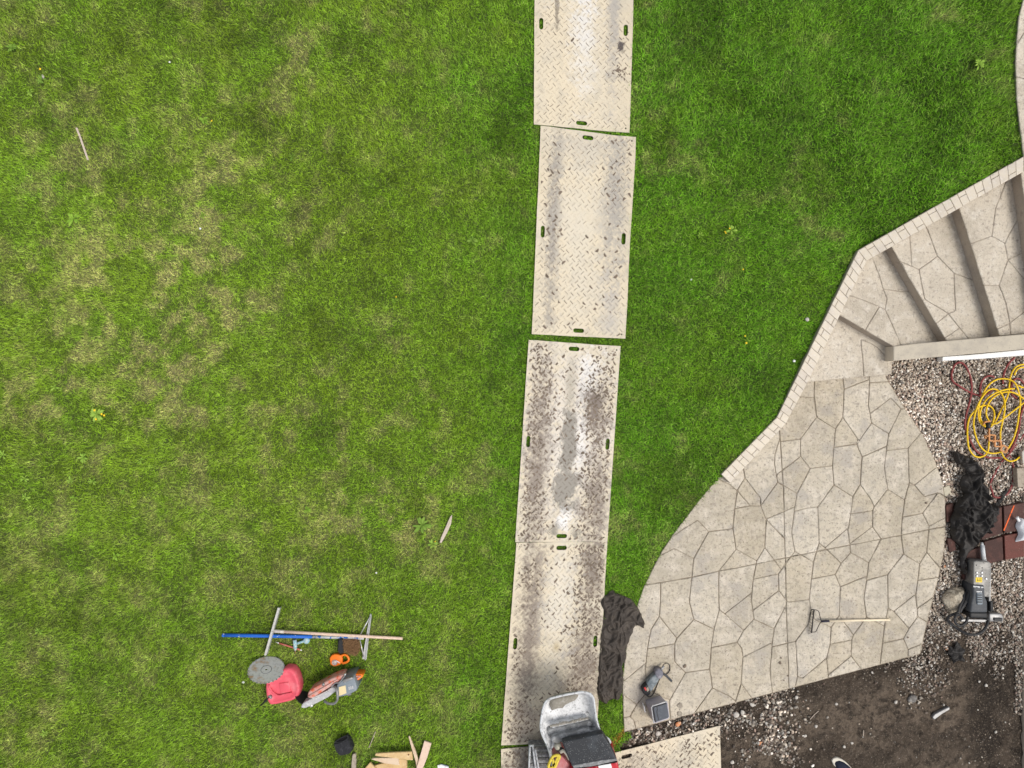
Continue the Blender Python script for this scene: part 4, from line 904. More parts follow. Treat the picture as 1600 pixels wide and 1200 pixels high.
G().prism(C2([(180, 212), (262, 162), (302, 152), (305, 166), (255, 200)]), zb+.10, zb+.1425).build('mouth', mat('black_lining', (.004, .004, .005), .9), t)
g = G()
for k in range(4): g.tube([P(*C2([(215+k*38, 225-k*12)])[0], zb+.143), P(*C2([(240+k*36, 335-k*8)])[0], zb+.135)], .004, 6)
g.build('seam', M['black'], t)
# stakes
def stake(pts, z0, z1, lab, m, extra=None, name='wooden_stake', cat='stake', grp='wooden stakes at the bottom edge'):
    c = sum((P(a, b_, z1) for a, b_ in pts), Vector())/len(pts)
    o = G().prism(pts, z0, z1, .004, 1).build(name, m); settle(o, lab, cat, grp); return o
zb = base(615, 1185).z+.004; yw = mat('yellow_pine', (.62, .44, .22), .7, var=[(7, (.54, .36, .17), .45, .65), (70, (.42, .26, .12), .6, .72), (25, (.68, .52, .30), .5, .7)], bump=(60, .4, .003))
pw = mat('fresh_pine', (.66, .52, .38), .7, var=[(9, (.60, .44, .30), .5, .7), (70, (.50, .36, .24), .6, .72)], bump=(60, .4, .003))
stake(C2([(590, 500), (640, 478), (700, 460), (860, 440), (985, 415), (990, 470), (985, 560), (700, 580), (600, 560)]), zb, zb+.035, 'widest yellow stake, lowest of the pile, under the others', yw)
stake(C2([(510, 515), (570, 447), (640, 520), (600, 600), (520, 590)]), zb+.036, zb+.062, 'square cornered yellow board end at the left of the stake pile', yw)
stake(C2([(720, 460), (900, 405), (975, 420), (985, 500), (870, 490), (760, 470)]), zb+.036, zb+.068, 'short yellow stake wedged between the two pointed ones and the lowest board', yw)
stake(C2([(580, 412), (605, 400), (700, 396), (890, 393), (902, 480), (730, 458), (660, 435)]), zb+.069, zb+.096, 'pale pointed stake lying just below the one with the knot', pw)
o = stake(C2([(622, 368), (635, 346), (800, 336), (1042, 326), (1056, 422), (990, 420), (800, 392), (645, 376)]), zb+.097, zb+.124, 'pointed yellow stake with a dark knot hole, uppermost of the pile', yw)
G().lathe(P(*C2([(1006, 358)])[0], zb+.1245), (0, 0, 1), [(0, .010), (.0025, .009)], 10).build('knot', mat('knot_wood', (.12, .035, .015), .8), o)
stake(C2([(1004, 152), (1018, 150), (1075, 290), (1122, 430), (1112, 520), (1095, 520), (1086, 440), (1040, 290)]), zb, zb+.03, 'thin pointed stake leaning towards the broad pinkish board', pw)
stake(C2([(1185, 203), (1266, 232), (1215, 400), (1150, 560), (1080, 560), (1120, 430)]), zb+.031, zb+.055, 'broad pinkish board standing out at the right of the stake pile', M['woodp'])
stake(C2([(368, 358), (385, 348), (405, 352), (408, 430), (402, 600), (350, 600), (358, 450)]), zb, zb+.04, 'weathered grey stake alone below the black pouch', M['oldwood'])
o = G().prism([(683.5, 1196), (690, 1194.5), (701, 1198), (702, 1230), (686, 1230)], zb, zb+.012, .002).build('white_board', M['white']); settle(o, 'corner of a white board with a blue edge, cut off by the bottom edge', 'board')
G().add(*plate(P(690, 1194.4, zb+.013), P(701, 1197.6, zb+.013), .012, .012, 0, .004)).build('blue_edge', M['slate'], o)
# loose sticks
def stick(pts, r, lab, m, name='stick', f=PL, r2=None):
    o = G().tube([f(a, b_, r*1.6+.01) for a, b_ in pts], r, 6, r2=r2).build(name, m); return settle(o, lab, 'stick', 'loose sticks on the lawn')
wgrey = mat('bleached_wood', (.56, .48, .40), .8, var=[(40, (.42, .34, .27), .5, .7)])
stick([(119.5, 200), (124, 211), (137.5, 250)], .013, 'straight bleached wooden stick lying alone in the upper left of the lawn', wgrey)
o = G().prism([(706.5, 804), (705, 818), (699, 832), (690, 848), (686.8, 848.5), (689, 840), (696, 824), (703, 808)], base(697, 826).z+.005, base(697, 826).z+.022, .003).build('wood_sliver', wgrey); settle(o, 'pointed pale sliver of wood on the lawn near the third mat', 'wood sliver')
stick([(586.6, 1143), (582, 1155), (576.3, 1168.5)], .006, 'thin grey twig on the grass between the black pouch and the stakes', M['oldwood'])
stick([(871, 661), (877, 674), (882, 684)], .0045, 'thin straw lying on the cement smear of the third mat', wgrey, f=lambda a, b_, z_: PL(a, b_, z_+.018))
# white specks and pebbles on the grass
peb = mat('pale_stone', (.52, .49, .44), .8, var=[(30, (.36, .33, .3), .5, .7)])
def rockobj(px, py, r, lab, m=peb, f=PL, name='stone', cat='stone', flat=.6, el=1.0, ang=0, seed=0, grp=None, bury=.3):
    b = bmesh.new(); bmesh.ops.create_icosphere(b, subdivisions=4 if r > .1 else (3 if r > .04 else 2), radius=1); R = random.Random(seed+int(px)); ph = [R.uniform(0, 6) for _ in range(6)]
    p = f(px, py, r*flat*(1-bury)); 
    for v in b.verts:
        c = v.co; k = 1+.12*math.sin(3*c.x+ph[0])+.10*math.sin(4*c.y+ph[1]+2*c.z)+.07*math.sin(7*c.x+5*c.y+ph[2])+((.07*math.sin(13*c.y+11*c.z+ph[3])+.05*math.sin(23*c.x-17*c.y+ph[4])) if r > .04 else 0)
        x_, y_ = c.x*r*el*k, c.y*r*k; v.co = Vector((p.x+x_*math.cos(ang)-y_*math.sin(ang), p.y+x_*math.sin(ang)+y_*math.cos(ang), p.z+c.z*r*flat*k))
    o = G().bm(b).build(name, m, None, True); return settle(o, lab, cat, grp)
rockobj(66, 120, .026, 'pale stone in the grass by a yellow flower in the upper left corner', grp='small stones on the lawn')
rockobj(265, 97, .012, 'tiny white chip on the lawn at the upper left, right of the straight stick', M['white'], grp='small stones on the lawn')
rockobj(313, 357, .014, 'tiny white chip on the grass, lower right of the yellow flowered dandelion', M['white'], grp='small stones on the lawn')
rockobj(1261, 499, .028, 'grey pebble in the grass just left of the stamped kerb', grp='small stones on the lawn')
rockobj(1241, 564, .018, 'white pebble in the grass beside the kerb next to the lowest step', M['white'], grp='small stones on the lawn')
rockobj(588, 895, .012, 'small white speck of stone on the lawn below the pointed wood sliver', M['white'], grp='small stones on the lawn')
rockobj(380, 1066, .016, 'white chip on the grass left of the red fuel can', M['white'], grp='small stones on the lawn')
rockobj(1080, 437, .012, 'little white chip on the lawn between the second mat and the kerb', M['white'], grp='small stones on the lawn')
# weeds
def weed(px, py, r, nl, lab, kind=0, cat='weed'):
    R = random.Random(int(px*7+py)); r *= .82; p = PL(px, py, .02); V = []; F_ = []; Cc = []
    greens = [((.20, .36, .04), (.28, .45, .06)), ((.25, .42, .06), (.34, .50, .09)), ((.15, .28, .04), (.22, .35, .06))][kind % 3]
    for k in range(nl):
        a = 2*math.pi*k/nl+R.uniform(-.35, .35); ln = r*R.uniform(.6, 1.1); w_ = ln*R.uniform(.12, .22); t_ = R.random(); col = [greens[0][i]*(1-t_)+greens[1][i]*t_ for i in range(3)]
        d = Vector((math.cos(a), math.sin(a), 0)); s = Vector((-d.y, d.x, 0)); k0 = len(V)
        rows = [(0, .25, .004), (.3, .55, .018), (.6, 1.0, .026), (.85, .7, .022), (1.0, .05, .012)]
        for q, ww, hz_ in rows:
            for sg in (-1, 0, 1):
                V.append(p+d*ln*q+s*w_*ww*sg*(.8+.4*R.random())+Vector((0, 0, hz_+(.006 if sg else 0)))); Cc.append([c_*(.95 if sg == 0 else .72+.2*q) for c_ in col])
        for i in range(4):
            for j in range(2): F_.append((k0+i*3+j, k0+i*3+j+1, k0+i*3+j+4, k0+i*3+j+3))
    me = bpy.data.meshes.new('weed'); me.from_pydata([v-p for v in V], [], F_); at_ = me.color_attributes.new('Col', 'FLOAT_COLOR', 'POINT')
    for i, c_ in enumerate(Cc): at_.data[i].color = (*c_, 1)
    me.materials.append(M['weed']); o = bpy.data.objects.new('weed', me); COL.objects.link(o); o.location = p; WLOC[o.name] = p
    settle(o, lab, cat, 'broadleaf weeds growing in the lawn'); return o
flow = mat('yellow_petals', (.85, .58, .02), .6)
def flower(w_, px, py, r=.014): G().lathe(PL(px, py, .045), (0, 0, 1), [(0, r*.6), (.006, r), (.010, r*.4)], 9).build('flower', flow, w_)
W_ = weed(152, 647, .13, 15, 'largest dandelion rosette with several yellow flowers, left of the bare turf patch', 1)
for a in ((148, 641), (159, 647), (150, 655), (163, 649)): flower(W_, *a)
weed(116, 342, .13, 12, 'wide ragged weed at the left, below the straight bleached stick', 0)
W_ = weed(320, 189, .09, 9, 'bright weed with one yellow bud in the upper left lawn', 0); flower(W_, 331, 189, .01)
W_ = weed(66, 126, .08, 8, 'grey green weed with a small yellow flower around the pale stone', 2); flower(W_, 63, 108, .014)
weed(49, 146, .07, 7, 'small light green seedling just below the pale stone', 1)
weed(20, 76, .09, 12, 'brownish clump of leaves close to the top left corner', 2)
weed(6, 711, .09, 6, 'light green weed at the left edge of the photo', 1)
weed(87, 606, .08, 5, 'pale narrow leaved weed up and left of the largest dandelion', 1)
weed(131, 715, .09, 8, 'light green weed with rounded leaves straight below the largest dandelion', 1)
weed(221, 719, .07, 5, 'small three leaved weed lying right of the rounded leaved one', 1)
weed(175, 692, .05, 4, 'smallest weed, between the largest dandelion and the three leaved one', 1)
weed(40, 747, .08, 6, 'slim weed near the left edge, upper of two', 1)
weed(41, 776, .08, 6, 'slim weed near the left edge, lower of two', 1)
weed(111, 751, .075, 7, 'bushy light weed, left one of a neighbouring pair', 1)
weed(146, 752, .075, 6, 'spiky light weed, right one of a neighbouring pair', 1)
weed(117, 778, .07, 6, 'flat weed beneath the bushy light one', 0)
weed(194, 769, .065, 6, 'faint weed lying right of and below the neighbouring pair', 0)
weed(660, 820, .16, 15, 'big dark ragged clump of leaves left of the pointed wood sliver', 2)
W_ = weed(676, 850, .09, 9, 'light clump of leaves at the lower tip of the pointed wood sliver', 1); flower(W_, 680, 846, .008)
weed(182, 868, .08, 7, 'green weed in the dry turf of the lower left', 0)
weed(480, 796, .07, 8, 'small weed in the middle of the lawn above the tools', 0)
weed(738, 376, .09, 8, 'dull weed near the second mat on its left side', 2)
W_ = weed(617, 470, .06, 7, 'weed with a yellow bud in the middle of the lawn', 0); flower(W_, 619, 464, .009)
weed(457, 245, .08, 6, 'grey green narrow weed in the upper middle of the left lawn', 2)
weed(318, 337, .07, 6, 'weed just above the tiny white chip', 0)
W_ = weed(1142, 360, .09, 10, 'dandelion with yellow leaves on the right lawn, upper of three', 1)
for a in ((1140, 357), (1134, 364), (1133, 362)): flower(W_, *a, .010)
W_ = weed(1160, 415, .07, 8, 'small brownish dandelion on the right lawn, middle of three', 2); flower(W_, 1161, 421, .010)
W_ = weed(1166, 533, .06, 5, 'yellow flowered weed on the right lawn, lowest of three', 0); flower(W_, 1166, 536, .013); flower(W_, 1164, 525, .010)
weed(1528, 101, .10, 10, 'pale clover like clump near the path in the upper right', 1)
weed(1082, 726, .09, 8, 'low weed on the grass left of the lower end of the kerb', 2)
weed(72, 1145, .08, 6, 'light weed in the bottom left corner, lower of two', 1)
weed(62, 985, .07, 6, 'light weed near the left edge in the lower third', 1)
weed(702, 213, .06, 7, 'dark small weed left of the topmost mat', 2)
weed(1093, 368, .06, 6, 'faint weed right of the second mat', 1)
weed(28, 515, .07, 6, 'faint weed at the left edge halfway down the photo', 0)
weed(84, 605+215, .06, 5, 'tiny weed on the dry turf above the lower left corner', 0)

# ------------------------------------------------------------------ crumpled landscape fabric
def fabric(name, out, seed, m, lab, f0, hmax, axis=0.0, freq=7):
    w = [f0(a, b_, .02) for a, b_ in out]; poly = [(p.x, p.y) for p in w]
    R = random.Random(seed); fine = []
    for i in range(len(poly)):
        a, c_ = Vector(poly[i]), Vector(poly[(i+1) % len(poly)]); k = max(1, int((c_-a).length/.03)); nn_ = Vector((-(c_-a).y, (c_-a).x)).normalized()
        for j in range(k): fine.append(tuple(a+(c_-a)*(j/k)+nn_*(R.uniform(-.008, .008) if j else 0)))
    xs = [p[0] for p in fine]; ys = [p[1] for p in fine]; st = .0085
    X, Y = np.meshgrid(np.arange(min(xs), max(xs), st), np.arange(min(ys), max(ys), st)); X = X.ravel(); Y = Y.ravel()
    X = X+RNG.uniform(-.002, .002, len(X)); Y = Y+RNG.uniform(-.002, .002, len(Y)); k = inpoly(X, Y, fine) & (edgedist(X, Y, fine) > .006)
    pts = [Vector(p) for p in fine]+[Vector((a, c_)) for a, c_ in zip(X[k], Y[k])]
    vo, eo, fo, _, _, _ = geometry.delaunay_2d_cdt(pts, [(i, (i+1) % len(fine)) for i in range(len(fine))], [], 1, 1e-6)
    vx = np.array([p.x for p in vo]); vy = np.array([p.y for p in vo]); ed = edgedist(vx, vy, fine)
    wx = vx+.05*(fbm(vx, vy, 6, seed, 3)-.5)*2; wy = vy+.05*(fbm(vx, vy, 6, seed+9, 3)-.5)*2
    nf = int(freq*len(vx)/4500)+12; rid = np.zeros(len(vx))
    for k_ in range(nf):
        i_ = R.randrange(len(vx)); a_ = axis+R.gauss(0, .55 if k_ % 4 else 1.3); ln_ = R.uniform(.06, .32); wd = R.uniform(.010, .030)*(130/freq)**.5; hh = R.uniform(.35, 1.0)*min(1, wd/.018); bend = R.uniform(-.25, .25)
        dx_, dy_ = math.cos(a_)*ln_, math.sin(a_)*ln_; x1_, y1_ = wx[i_]-dx_/2, wy[i_]-dy_/2
        t_ = np.clip(((wx-x1_)*dx_+(wy-y1_)*dy_)/ln_**2, 0, 1); o_ = bend*np.sin(np.pi*t_); d_ = np.hypot(wx-x1_-t_*dx_+dy_*o_, wy-y1_-t_*dy_-dx_*o_)
        rid = np.maximum(rid, hh*np.sin(np.pi*(.08+.84*t_))*np.clip(1-d_/wd, 0, 1)**.9)
    hgt = .55*fbm(vx, vy, 6, seed+3, 3)+.8*rid*(.6+.8*fbm(vx, vy, 4, seed+4, 2))
    hgt = np.clip(hgt, .03, 1.6)*sm(-.01, .035, ed)+.008+.012*fbm(vx, vy, 20, seed+11, 2)
    if f0 is PL: zb_ = L(vx, vy)+.012
    else: zb_ = np.maximum(Dz(vx, vy)+.035, .034 if name == 'right' else -9)
    if name == 'left': zb_ = np.maximum(zb_, np.where(inpoly(vx, vy, MATQ[3]), L(vx, vy)+.032, -9))
    if name == 'left': zb_ = np.maximum(zb_, np.where(inpoly(vx, vy, HARD[0]), .004, -9))
    z_ = zb_+hgt*hmax
    o = obj('landscape_fabric' if name != 'scrap' else 'fabric_scrap', list(zip(vx, vy, z_)), [tuple(q) for q in fo], m, None, True); settle(o, lab, 'landscape fabric')
    s = o.modifiers.new('thick', 'SOLIDIFY'); s.thickness = .003; return o
fabric('left', [(780+a/4, 900+b_/4) for a, b_ in [(655, 125), (668, 118), (690, 95), (712, 88), (728, 108), (760, 116), (815, 138), (845, 170), (872, 205), (890, 240), (911, 298), (905, 328), (880, 312), (850, 310), (838, 330), (835, 355), (815, 395), (800, 430), (790, 470), (795, 500), (788, 530), (770, 560), (775, 600), (776, 660), (770, 730), (742, 778), (715, 768), (690, 775), (672, 800), (645, 790), (620, 765), (610, 700), (622, 600), (626, 520), (632, 440), (640, 340), (655, 250), (648, 200), (634, 165)]],
       21, M['fabricb'], 'dusty black landscape fabric crumpled along the right edge of the fourth mat', PL, .09, 1.3, 75)
C4 = lambda pts: [(1400+a/6, 690+b_/6) for a, b_ in pts]
fabric('right', C4([(500, 100), (512, 84), (545, 85), (580, 110), (610, 125), (660, 138), (700, 165), (740, 210), (778, 270), (770, 330), (772, 385), (805, 400), (830, 440), (842, 500), (838, 560), (870, 585), (885, 560), (920, 610), (925, 660), (905, 700), (915, 730), (880, 765), (835, 800), (858, 850), (800, 845), (770, 880), (745, 950), (700, 1000), (658, 1032), (635, 1070), (622, 1150), (615, 1240), (590, 1225), (568, 1180), (560, 1080), (555, 960), (520, 925), (495, 905), (485, 830), (478, 760), (480, 680), (505, 640), (512, 570), (545, 520), (590, 512), (600, 480), (570, 450), (563, 370), (580, 315), (615, 295), (640, 290), (600, 235), (560, 200), (520, 200), (505, 160)]),
       35, M['fabric'], 'bunched black landscape fabric on the gravel and red pavers below the yellow cord', PD, .13, 1.25, 48)
fabric('flap', C4([(1030, 425), (1040, 470), (1020, 500), (985, 560), (965, 605), (930, 600), (925, 575), (960, 530), (990, 480)]), 44, M['fabric'], 'small torn black flap of fabric on the gravel beside the red pavers', PD, .03, 1.0, 60)
# ------------------------------------------------------------------ red pavers
def paver(pts, lab, m, dz=0.0, extra=None):
    z1 = .028+dz; o = G().prism(pts, -.07, z1, .006, 2).build('red_paver', m); settle(o, lab, 'paver', 'dark red pavers in the gravel'); return o
o = paver([(1568.5, 791.5), (1600, 785.5), (1601, 828), (1569.5, 833)], 'red paver with an orange paint stripe, beside the white bag', M['brick'])
q = P(1584.5, 790, .030), P(1567.5+1, 831, .030)
G().add(*plate(q[0], P(1568.5, 829, .030), .016, .016, 0, .0015)).build('paint_stripe', M['oran2'], o)
paver([(1532, 799), (1565.5, 792.5), (1566.5, 833.5), (1534, 844)], 'dark red paver partly under the black fabric, left of the striped one', M['brick'], .002)
paver([(1569.5, 837), (1600, 831.5), (1600.5, 869.5), (1571, 875)], 'brightest red paver with worn white patches, under the end of the white bag', M['brickr'])
paver([(1538, 846.5), (1566.5, 838.5), (1568, 875.5), (1547, 880.5), (1539.5, 878)], 'dark red paver right of the breaker chisel', M['brick'], .001)
paver([(1504, 864), (1529, 856), (1536.5, 854.5), (1538, 903), (1506, 906)], 'dark red paver under the chisel and the nose of the breaker', M['brick'])
paver([(1478.5, 790), (1490, 786), (1492, 812), (1480, 816)], 'dark red paver against the patio edge above the fabric', M['brick'], -.012)
paver([(1480, 842), (1492, 839), (1494, 860), (1484, 863)], 'dark red paver against the patio edge at the bottom of the fabric', M['brick'], -.012)
# demolition breaker
t = thing('breaker', PD(1535, 925), 'grey electric demolition breaker with a steel chisel pointing up the photo', 'breaker')
C6 = lambda pts: [(1460+a/6, 840+b_/6) for a, b_ in pts]; zb = -.03
G().tube([P(1538, 878, zb+.12), P(1536.5, 868, zb+.12), P(1534.5, 851, zb+.11), P(1534, 847.5, zb+.11)], .030, 12, r2=.012).build('chisel', M['rim'], t, True)
G().tube([P(1534.8, 852, zb+.11), P(1536.8, 871, zb+.12)], .026, 12).build('chisel_shank', M['rim'], t, True)
G().prism(C6([(368, 222), (392, 216), (520, 228), (538, 250), (528, 420), (524, 560), (380, 560), (362, 460)]), zb, zb+.21, .022, 3).build('gear_housing', mat('scuffed_housing', (.20, .195, .185), .5, .3, var=[(9, (.32, .31, .29), .48, .64), (40, (.10, .095, .09), .56, .7)]), t, True)
G().prism(C6([(506, 236), (536, 240), (530, 600), (512, 600)]), zb+.04, zb+.17, .01, 2).build('side_rail', M['grey'], t)
G().prism(C6([(362, 440), (470, 445), (478, 560), (500, 600), (500, 705), (335, 705), (350, 600), (365, 540)]), zb, zb+.225, .02, 3).build('motor_housing', M['dkgrey'], t, True)
G().prism(C6([(400, 520), (452, 520), (455, 630), (405, 630)]), zb+.22, zb+.245, .01, 2).build('vent_cover', M['slate'], t)
g = G()
for k in range(4): g.prism(C6([(408, 535+k*22), (448, 535+k*22), (448, 544+k*22), (408, 544+k*22)]), zb+.244, zb+.25)
g.build('vent_slots', M['black'], t)
for a, b_ in ((395, 328), (442, 328), (395, 358), (442, 358), (482, 385), (378, 606)): G().lathe(P(*C6([(a, b_)])[0], zb+.205), (0, 0, 1), [(0, .016), (.012, .016), (.016, .010)], 10).build('bolt', M['silver'], t, True)
for a, b_ in ((391, 258), (445, 283)): G().lathe(P(*C6([(a, b_)])[0], zb+.205), (0, 0, 1), [(0, .009), (.006, .009)], 8).build('bolt_hole', M['black'], t)
lb = G().prism(C6([(388, 374), (448, 374), (448, 420), (388, 418)]), zb+.2, zb+.2125).build('warning_sticker', M['ylabel'], t)
g = G()
for i in range(3):
    for j in range(2): g.prism(C6([(400+i*16, 384+j*16), (409+i*16, 384+j*16), (409+i*16, 393+j*16), (400+i*16, 393+j*16)]), zb+.2124, zb+.2134)
g.build('sticker_print', M['black'], lb)
g = G(); rp = random.Random(2)
for k in range(9):
    xx = 368+k*10.5
    if k == 6: continue
    hh = rp.uniform(9, 14); g.prism(C6([(xx, 452+k*1.2), (xx+6.5, 452+k*1.2), (xx+6.5, 452+hh+k*1.2), (xx, 452+hh+k*1.2)]), zb+.22, zb+.2275)
for k in range(4): g.prism(C6([(397+k*13, 503), (405+k*13, 503), (405+k*13, 514), (397+k*13, 514)]), zb+.22, zb+.2275)
g.build('white_lettering', M['white'], t)['kind'] = 'stuff'
G().prism(C6([(335, 700), (500, 705), (502, 760), (335, 755)]), zb+.02, zb+.20, .02, 3).build('rear_grip', M['black'], t, True)
G().prism(C6([(250, 762), (512, 768), (512, 798), (250, 790)]), zb+.01, zb+.06, .01, 2).build('cross_bar', M['grey'], t)
G().prism(C6([(515, 712), (632, 715), (650, 740), (650, 790), (515, 790)]), zb, zb+.11, .015, 2).build('side_handle', M['grey'], t, True)
G().prism(C6([(560, 752), (640, 755), (640, 785), (560, 782)]), zb+.10, zb+.125, .006).build('handle_slot', M['black'], t)
G().prism(C6([(522, 590), (552, 596), (560, 690), (525, 700)]), zb+.02, zb+.17, .015, 2).build('switch_box', M['black'], t, True)
cp_ = C6([(330, 505), (290, 520), (275, 560), (300, 620), (318, 690), (310, 760), (280, 810), (235, 825), (200, 800), (190, 760), (215, 720), (250, 735), (262, 770)])
g = G(); g.tube(spline([P(a, b_, zb+.09+.01*i) for i, (a, b_) in enumerate(cp_)], 5), .016, 10)
cp_ = C6([(300, 530), (240, 640), (220, 700), (140, 735), (122, 770), (150, 800), (200, 840), (260, 880), (330, 908), (400, 905), (460, 870), (495, 810), (508, 740), (505, 660), (495, 600)])
g.tube(spline([P(a, b_, zb+.10+.05*math.sin(i*.9)) for i, (a, b_) in enumerate(cp_)], 5), .017, 10)
cp_ = C6([(345, 480), (320, 540), (300, 600), (260, 650), (235, 700)]); g.tube(spline([P(a, b_, zb+.14) for a, b_ in cp_], 5), .022, 10)
g.build('power_cable', mat('rubber_cable', (.028, .028, .030), .55, var=[(30, (.09, .088, .085), .55, .7)]), t, True)
rockobj(1490.5, 938.5, .145, 'large rough limestone block beside the breaker', M['rock'], PD, 'limestone_block', 'rock', .62, 1.28, math.radians(75), 4)
for (a, b_, r, lab) in ((1476, 886, .022, 'orange brick chip next to the patio edge above the limestone block'), (1472.5, 945, .014, 'small orange chip between the patio and the limestone block'), (1563.5, 979, .016, 'orange chip on the gravel right of the breaker cable, left of two'), (1585.5, 979, .014, 'orange chip on the gravel near the right edge, right of two'),
    (1480, 1014, .02, 'orange chip in the gravel below the corner of the patio'), (1060, 1131, .032, 'light orange stone among the pebbles beside the grey box'), (1188, 1161, .022, 'orange stone on the dirt right of the slanting mat')):
    rockobj(a, b_, r, lab, mat('orange_chip', (.62, .24, .10), .8, var=[(30, (.55, .38, .26), .5, .6)]), PD, 'brick_chip', 'brick chip', .5, 1.3, .6, 1, 'orange chips of brick', .1)
for i, (a, b_, r, lab) in enumerate(((1029, 1146, .030, 'white stone alone at the left end of the pebble strip'), (1150, 1117, .034, 'large white stone right of the pebble strip, lower of two'), (1160, 1113, .026, 'smaller white stone beside the large one, upper of two'), (1175, 1101, .026, 'pale stone against the patio edge'),
    (1144, 1191, .022, 'white stone at the bottom edge right of the slanting mat'), (1244.5, 1090, .02, 'stone on the dark wet soil under the patio edge'), (1363, 1051, .014, 'round white pebble on the dirt near the patio edge'), (1307, 1100, .018, 'tan pebble in the middle of the dirt'), (1400, 1097, .02, 'pinkish pebble on the dirt'), (1319, 1167, .017, 'white pebble above the shoe'), (1331, 1161, .016, 'white pebble up and right of the shoe'), (1258, 1150, .017, 'flat pebble on the dirt left of the shoe'),
    (1275, 1135, .018, 'pale oval pebble in the trampled dirt'), (1541, 1071, .018, 'white pebble in the dark soil at the right'), (1530, 1065, .014, 'small pale pebble in the dark soil at the right'), (1556, 1144, .016, 'pale pebble in the lower right corner'))):
    rockobj(a, b_, r, lab, peb, PD, 'river_stone', 'stone', .6, 1.3, i*.9, i, 'loose pale stones on the dirt')
t = rockobj(1425, 1092, .05, 'dark rough stone clod in the middle of the dirt', mat('dark_stone', (.16, .15, .14), .9, var=[(25, (.3, .29, .27), .55, .6)]), PD, 'dark_stone', 'stone', .5, 1.2, .4, 9)
o = G().prism([(1457, 1121), (1461, 1116), (1474, 1109), (1484, 1104.5), (1484, 1109), (1472, 1116), (1460, 1125)], -.05, -.012, .006).build('torn_wrapper', M['grey']); settle(o, 'torn silvery strip lying in the dirt right of the dark clod', 'wrapper')
fabric('scrap', [(1482, 1008), (1488, 1012), (1494, 1000), (1500, 1010), (1507, 1014), (1503, 1022), (1506, 1034), (1496, 1031), (1488, 1037), (1485, 1026), (1479, 1021)], 52, M['fabric'], 'small black fabric scrap half buried in gravel below the breaker cable', PD, .05, .5, 60)
stick([(1349.5, 1141), (1349, 1150)], .005, 'short upright twig on the dirt', wgrey, f=PD)
stick([(1266, 1124), (1272, 1117), (1279, 1111)], .004, 'short slanting straw on the dirt left of the twig', wgrey, f=PD)
# ------------------------------------------------------------------ cords and hose
K = lambda pts: [(1480+a/6.667, 560+b_/6.667) for a, b_ in pts]
def cord(paths, r, m, name, parent=None, amp=.012, z0=.03):
    g = G()
    for i, p in enumerate(paths):
        p = K(p); w = [PD(a, b_, z0+.012*(i % 3)+amp*(1+math.sin(k*1.3+i*2))) for k, (a, b_) in enumerate(p)]; g.tube(spline(w, 6), r, 8)
    return g.build(name, m, parent, True)
o = cord([[(650, 1010), (690, 1130), (685, 1200), (690, 1260), (640, 1390), (560, 1445), (490, 1440), (470, 1390), (450, 1300), (505, 1180), (570, 1070), (640, 1000), (700, 920), (770, 830), (830, 740)],
          [(560, 1035), (450, 1035), (370, 1010), (290, 950), (240, 850), (205, 780), (185, 680), (205, 560), (235, 450), (255, 330), (240, 190), (190, 80), (130, 42), (75, 75), (45, 170), (60, 240), (130, 290), (220, 345), (340, 390), (410, 375), (470, 330)],
          [(490, 200), (470, 185), (420, 185), (365, 230), (345, 300), (345, 385)], [(700, -8), (640, 55), (600, 130), (580, 220), (585, 300)], [(830, 300), (790, 250), (740, 210), (690, 230), (665, 310), (680, 380), (725, 415)],
          [(830, 430), (790, 520), (765, 600), (740, 760), (700, 880), (650, 970)]], .0125, M['maroon'], 'air_hose', None, .006, .018)
settle(o, 'dull maroon rubber hose looped over the gravel around the yellow cord', 'hose')
t = thing('extension_cord', PD(1553, 660), 'tangled bright yellow extension cord coiled on the gravel near the right edge', 'extension cord')
cord([[(430, 800), (434, 880), (425, 960), (390, 1010), (330, 1030), (270, 1005), (225, 930), (211, 820), (213, 700), (235, 615), (275, 560), (330, 510), (400, 490), (450, 500), (485, 545), (490, 610), (475, 670)],
      [(400, 715), (345, 670), (325, 600), (330, 500), (360, 400), (400, 320), (450, 260), (520, 220), (590, 212), (660, 225), (715, 270), (750, 370), (762, 460), (745, 600), (720, 740), (680, 860), (630, 945)],
      [(555, 850), (555, 760), (580, 640), (600, 520), (590, 420), (545, 345), (480, 318), (420, 340), (360, 410), (315, 500), (285, 600), (275, 700), (295, 800), (335, 900), (400, 970), (480, 990), (560, 975)],
      [(440, 660), (410, 600), (410, 530), (450, 440), (530, 375), (620, 350), (700, 360), (770, 400), (830, 450)], [(395, 700), (350, 640), (345, 560), (380, 470), (440, 400), (540, 345), (640, 320), (700, 315)],
      [(830, 440), (750, 500), (660, 570), (590, 625), (520, 675), (455, 685)], [(830, 65), (770, 66), (710, 95), (670, 160), (650, 250), (640, 350), (610, 440), (550, 560), (500, 660), (450, 715)],
      [(830, 100), (770, 95), (725, 120), (700, 175)], [(740, 280), (780, 302), (820, 295)], [(560, 960), (590, 1030), (650, 1070), (720, 1055), (780, 1000), (830, 980)]], .0105, M['yellow'], 'cord', t, .016, .045)
G().tube([PD(*K([(425, 655)])[0], .08), PD(*K([(425, 740)])[0], .08)], .028, 10).build('velcro_strap', M['black'], t, True)
G().prism(K([(372, 690), (400, 655), (455, 650), (460, 662), (405, 668), (382, 695)]), .05, .075, .003).build('strap_end', M['tan'], t)
t2 = thing('cord_holder', PD(1561, 692), 'faded orange plastic lattice cord holder on top of the yellow cord', 'cord holder')
g = G()
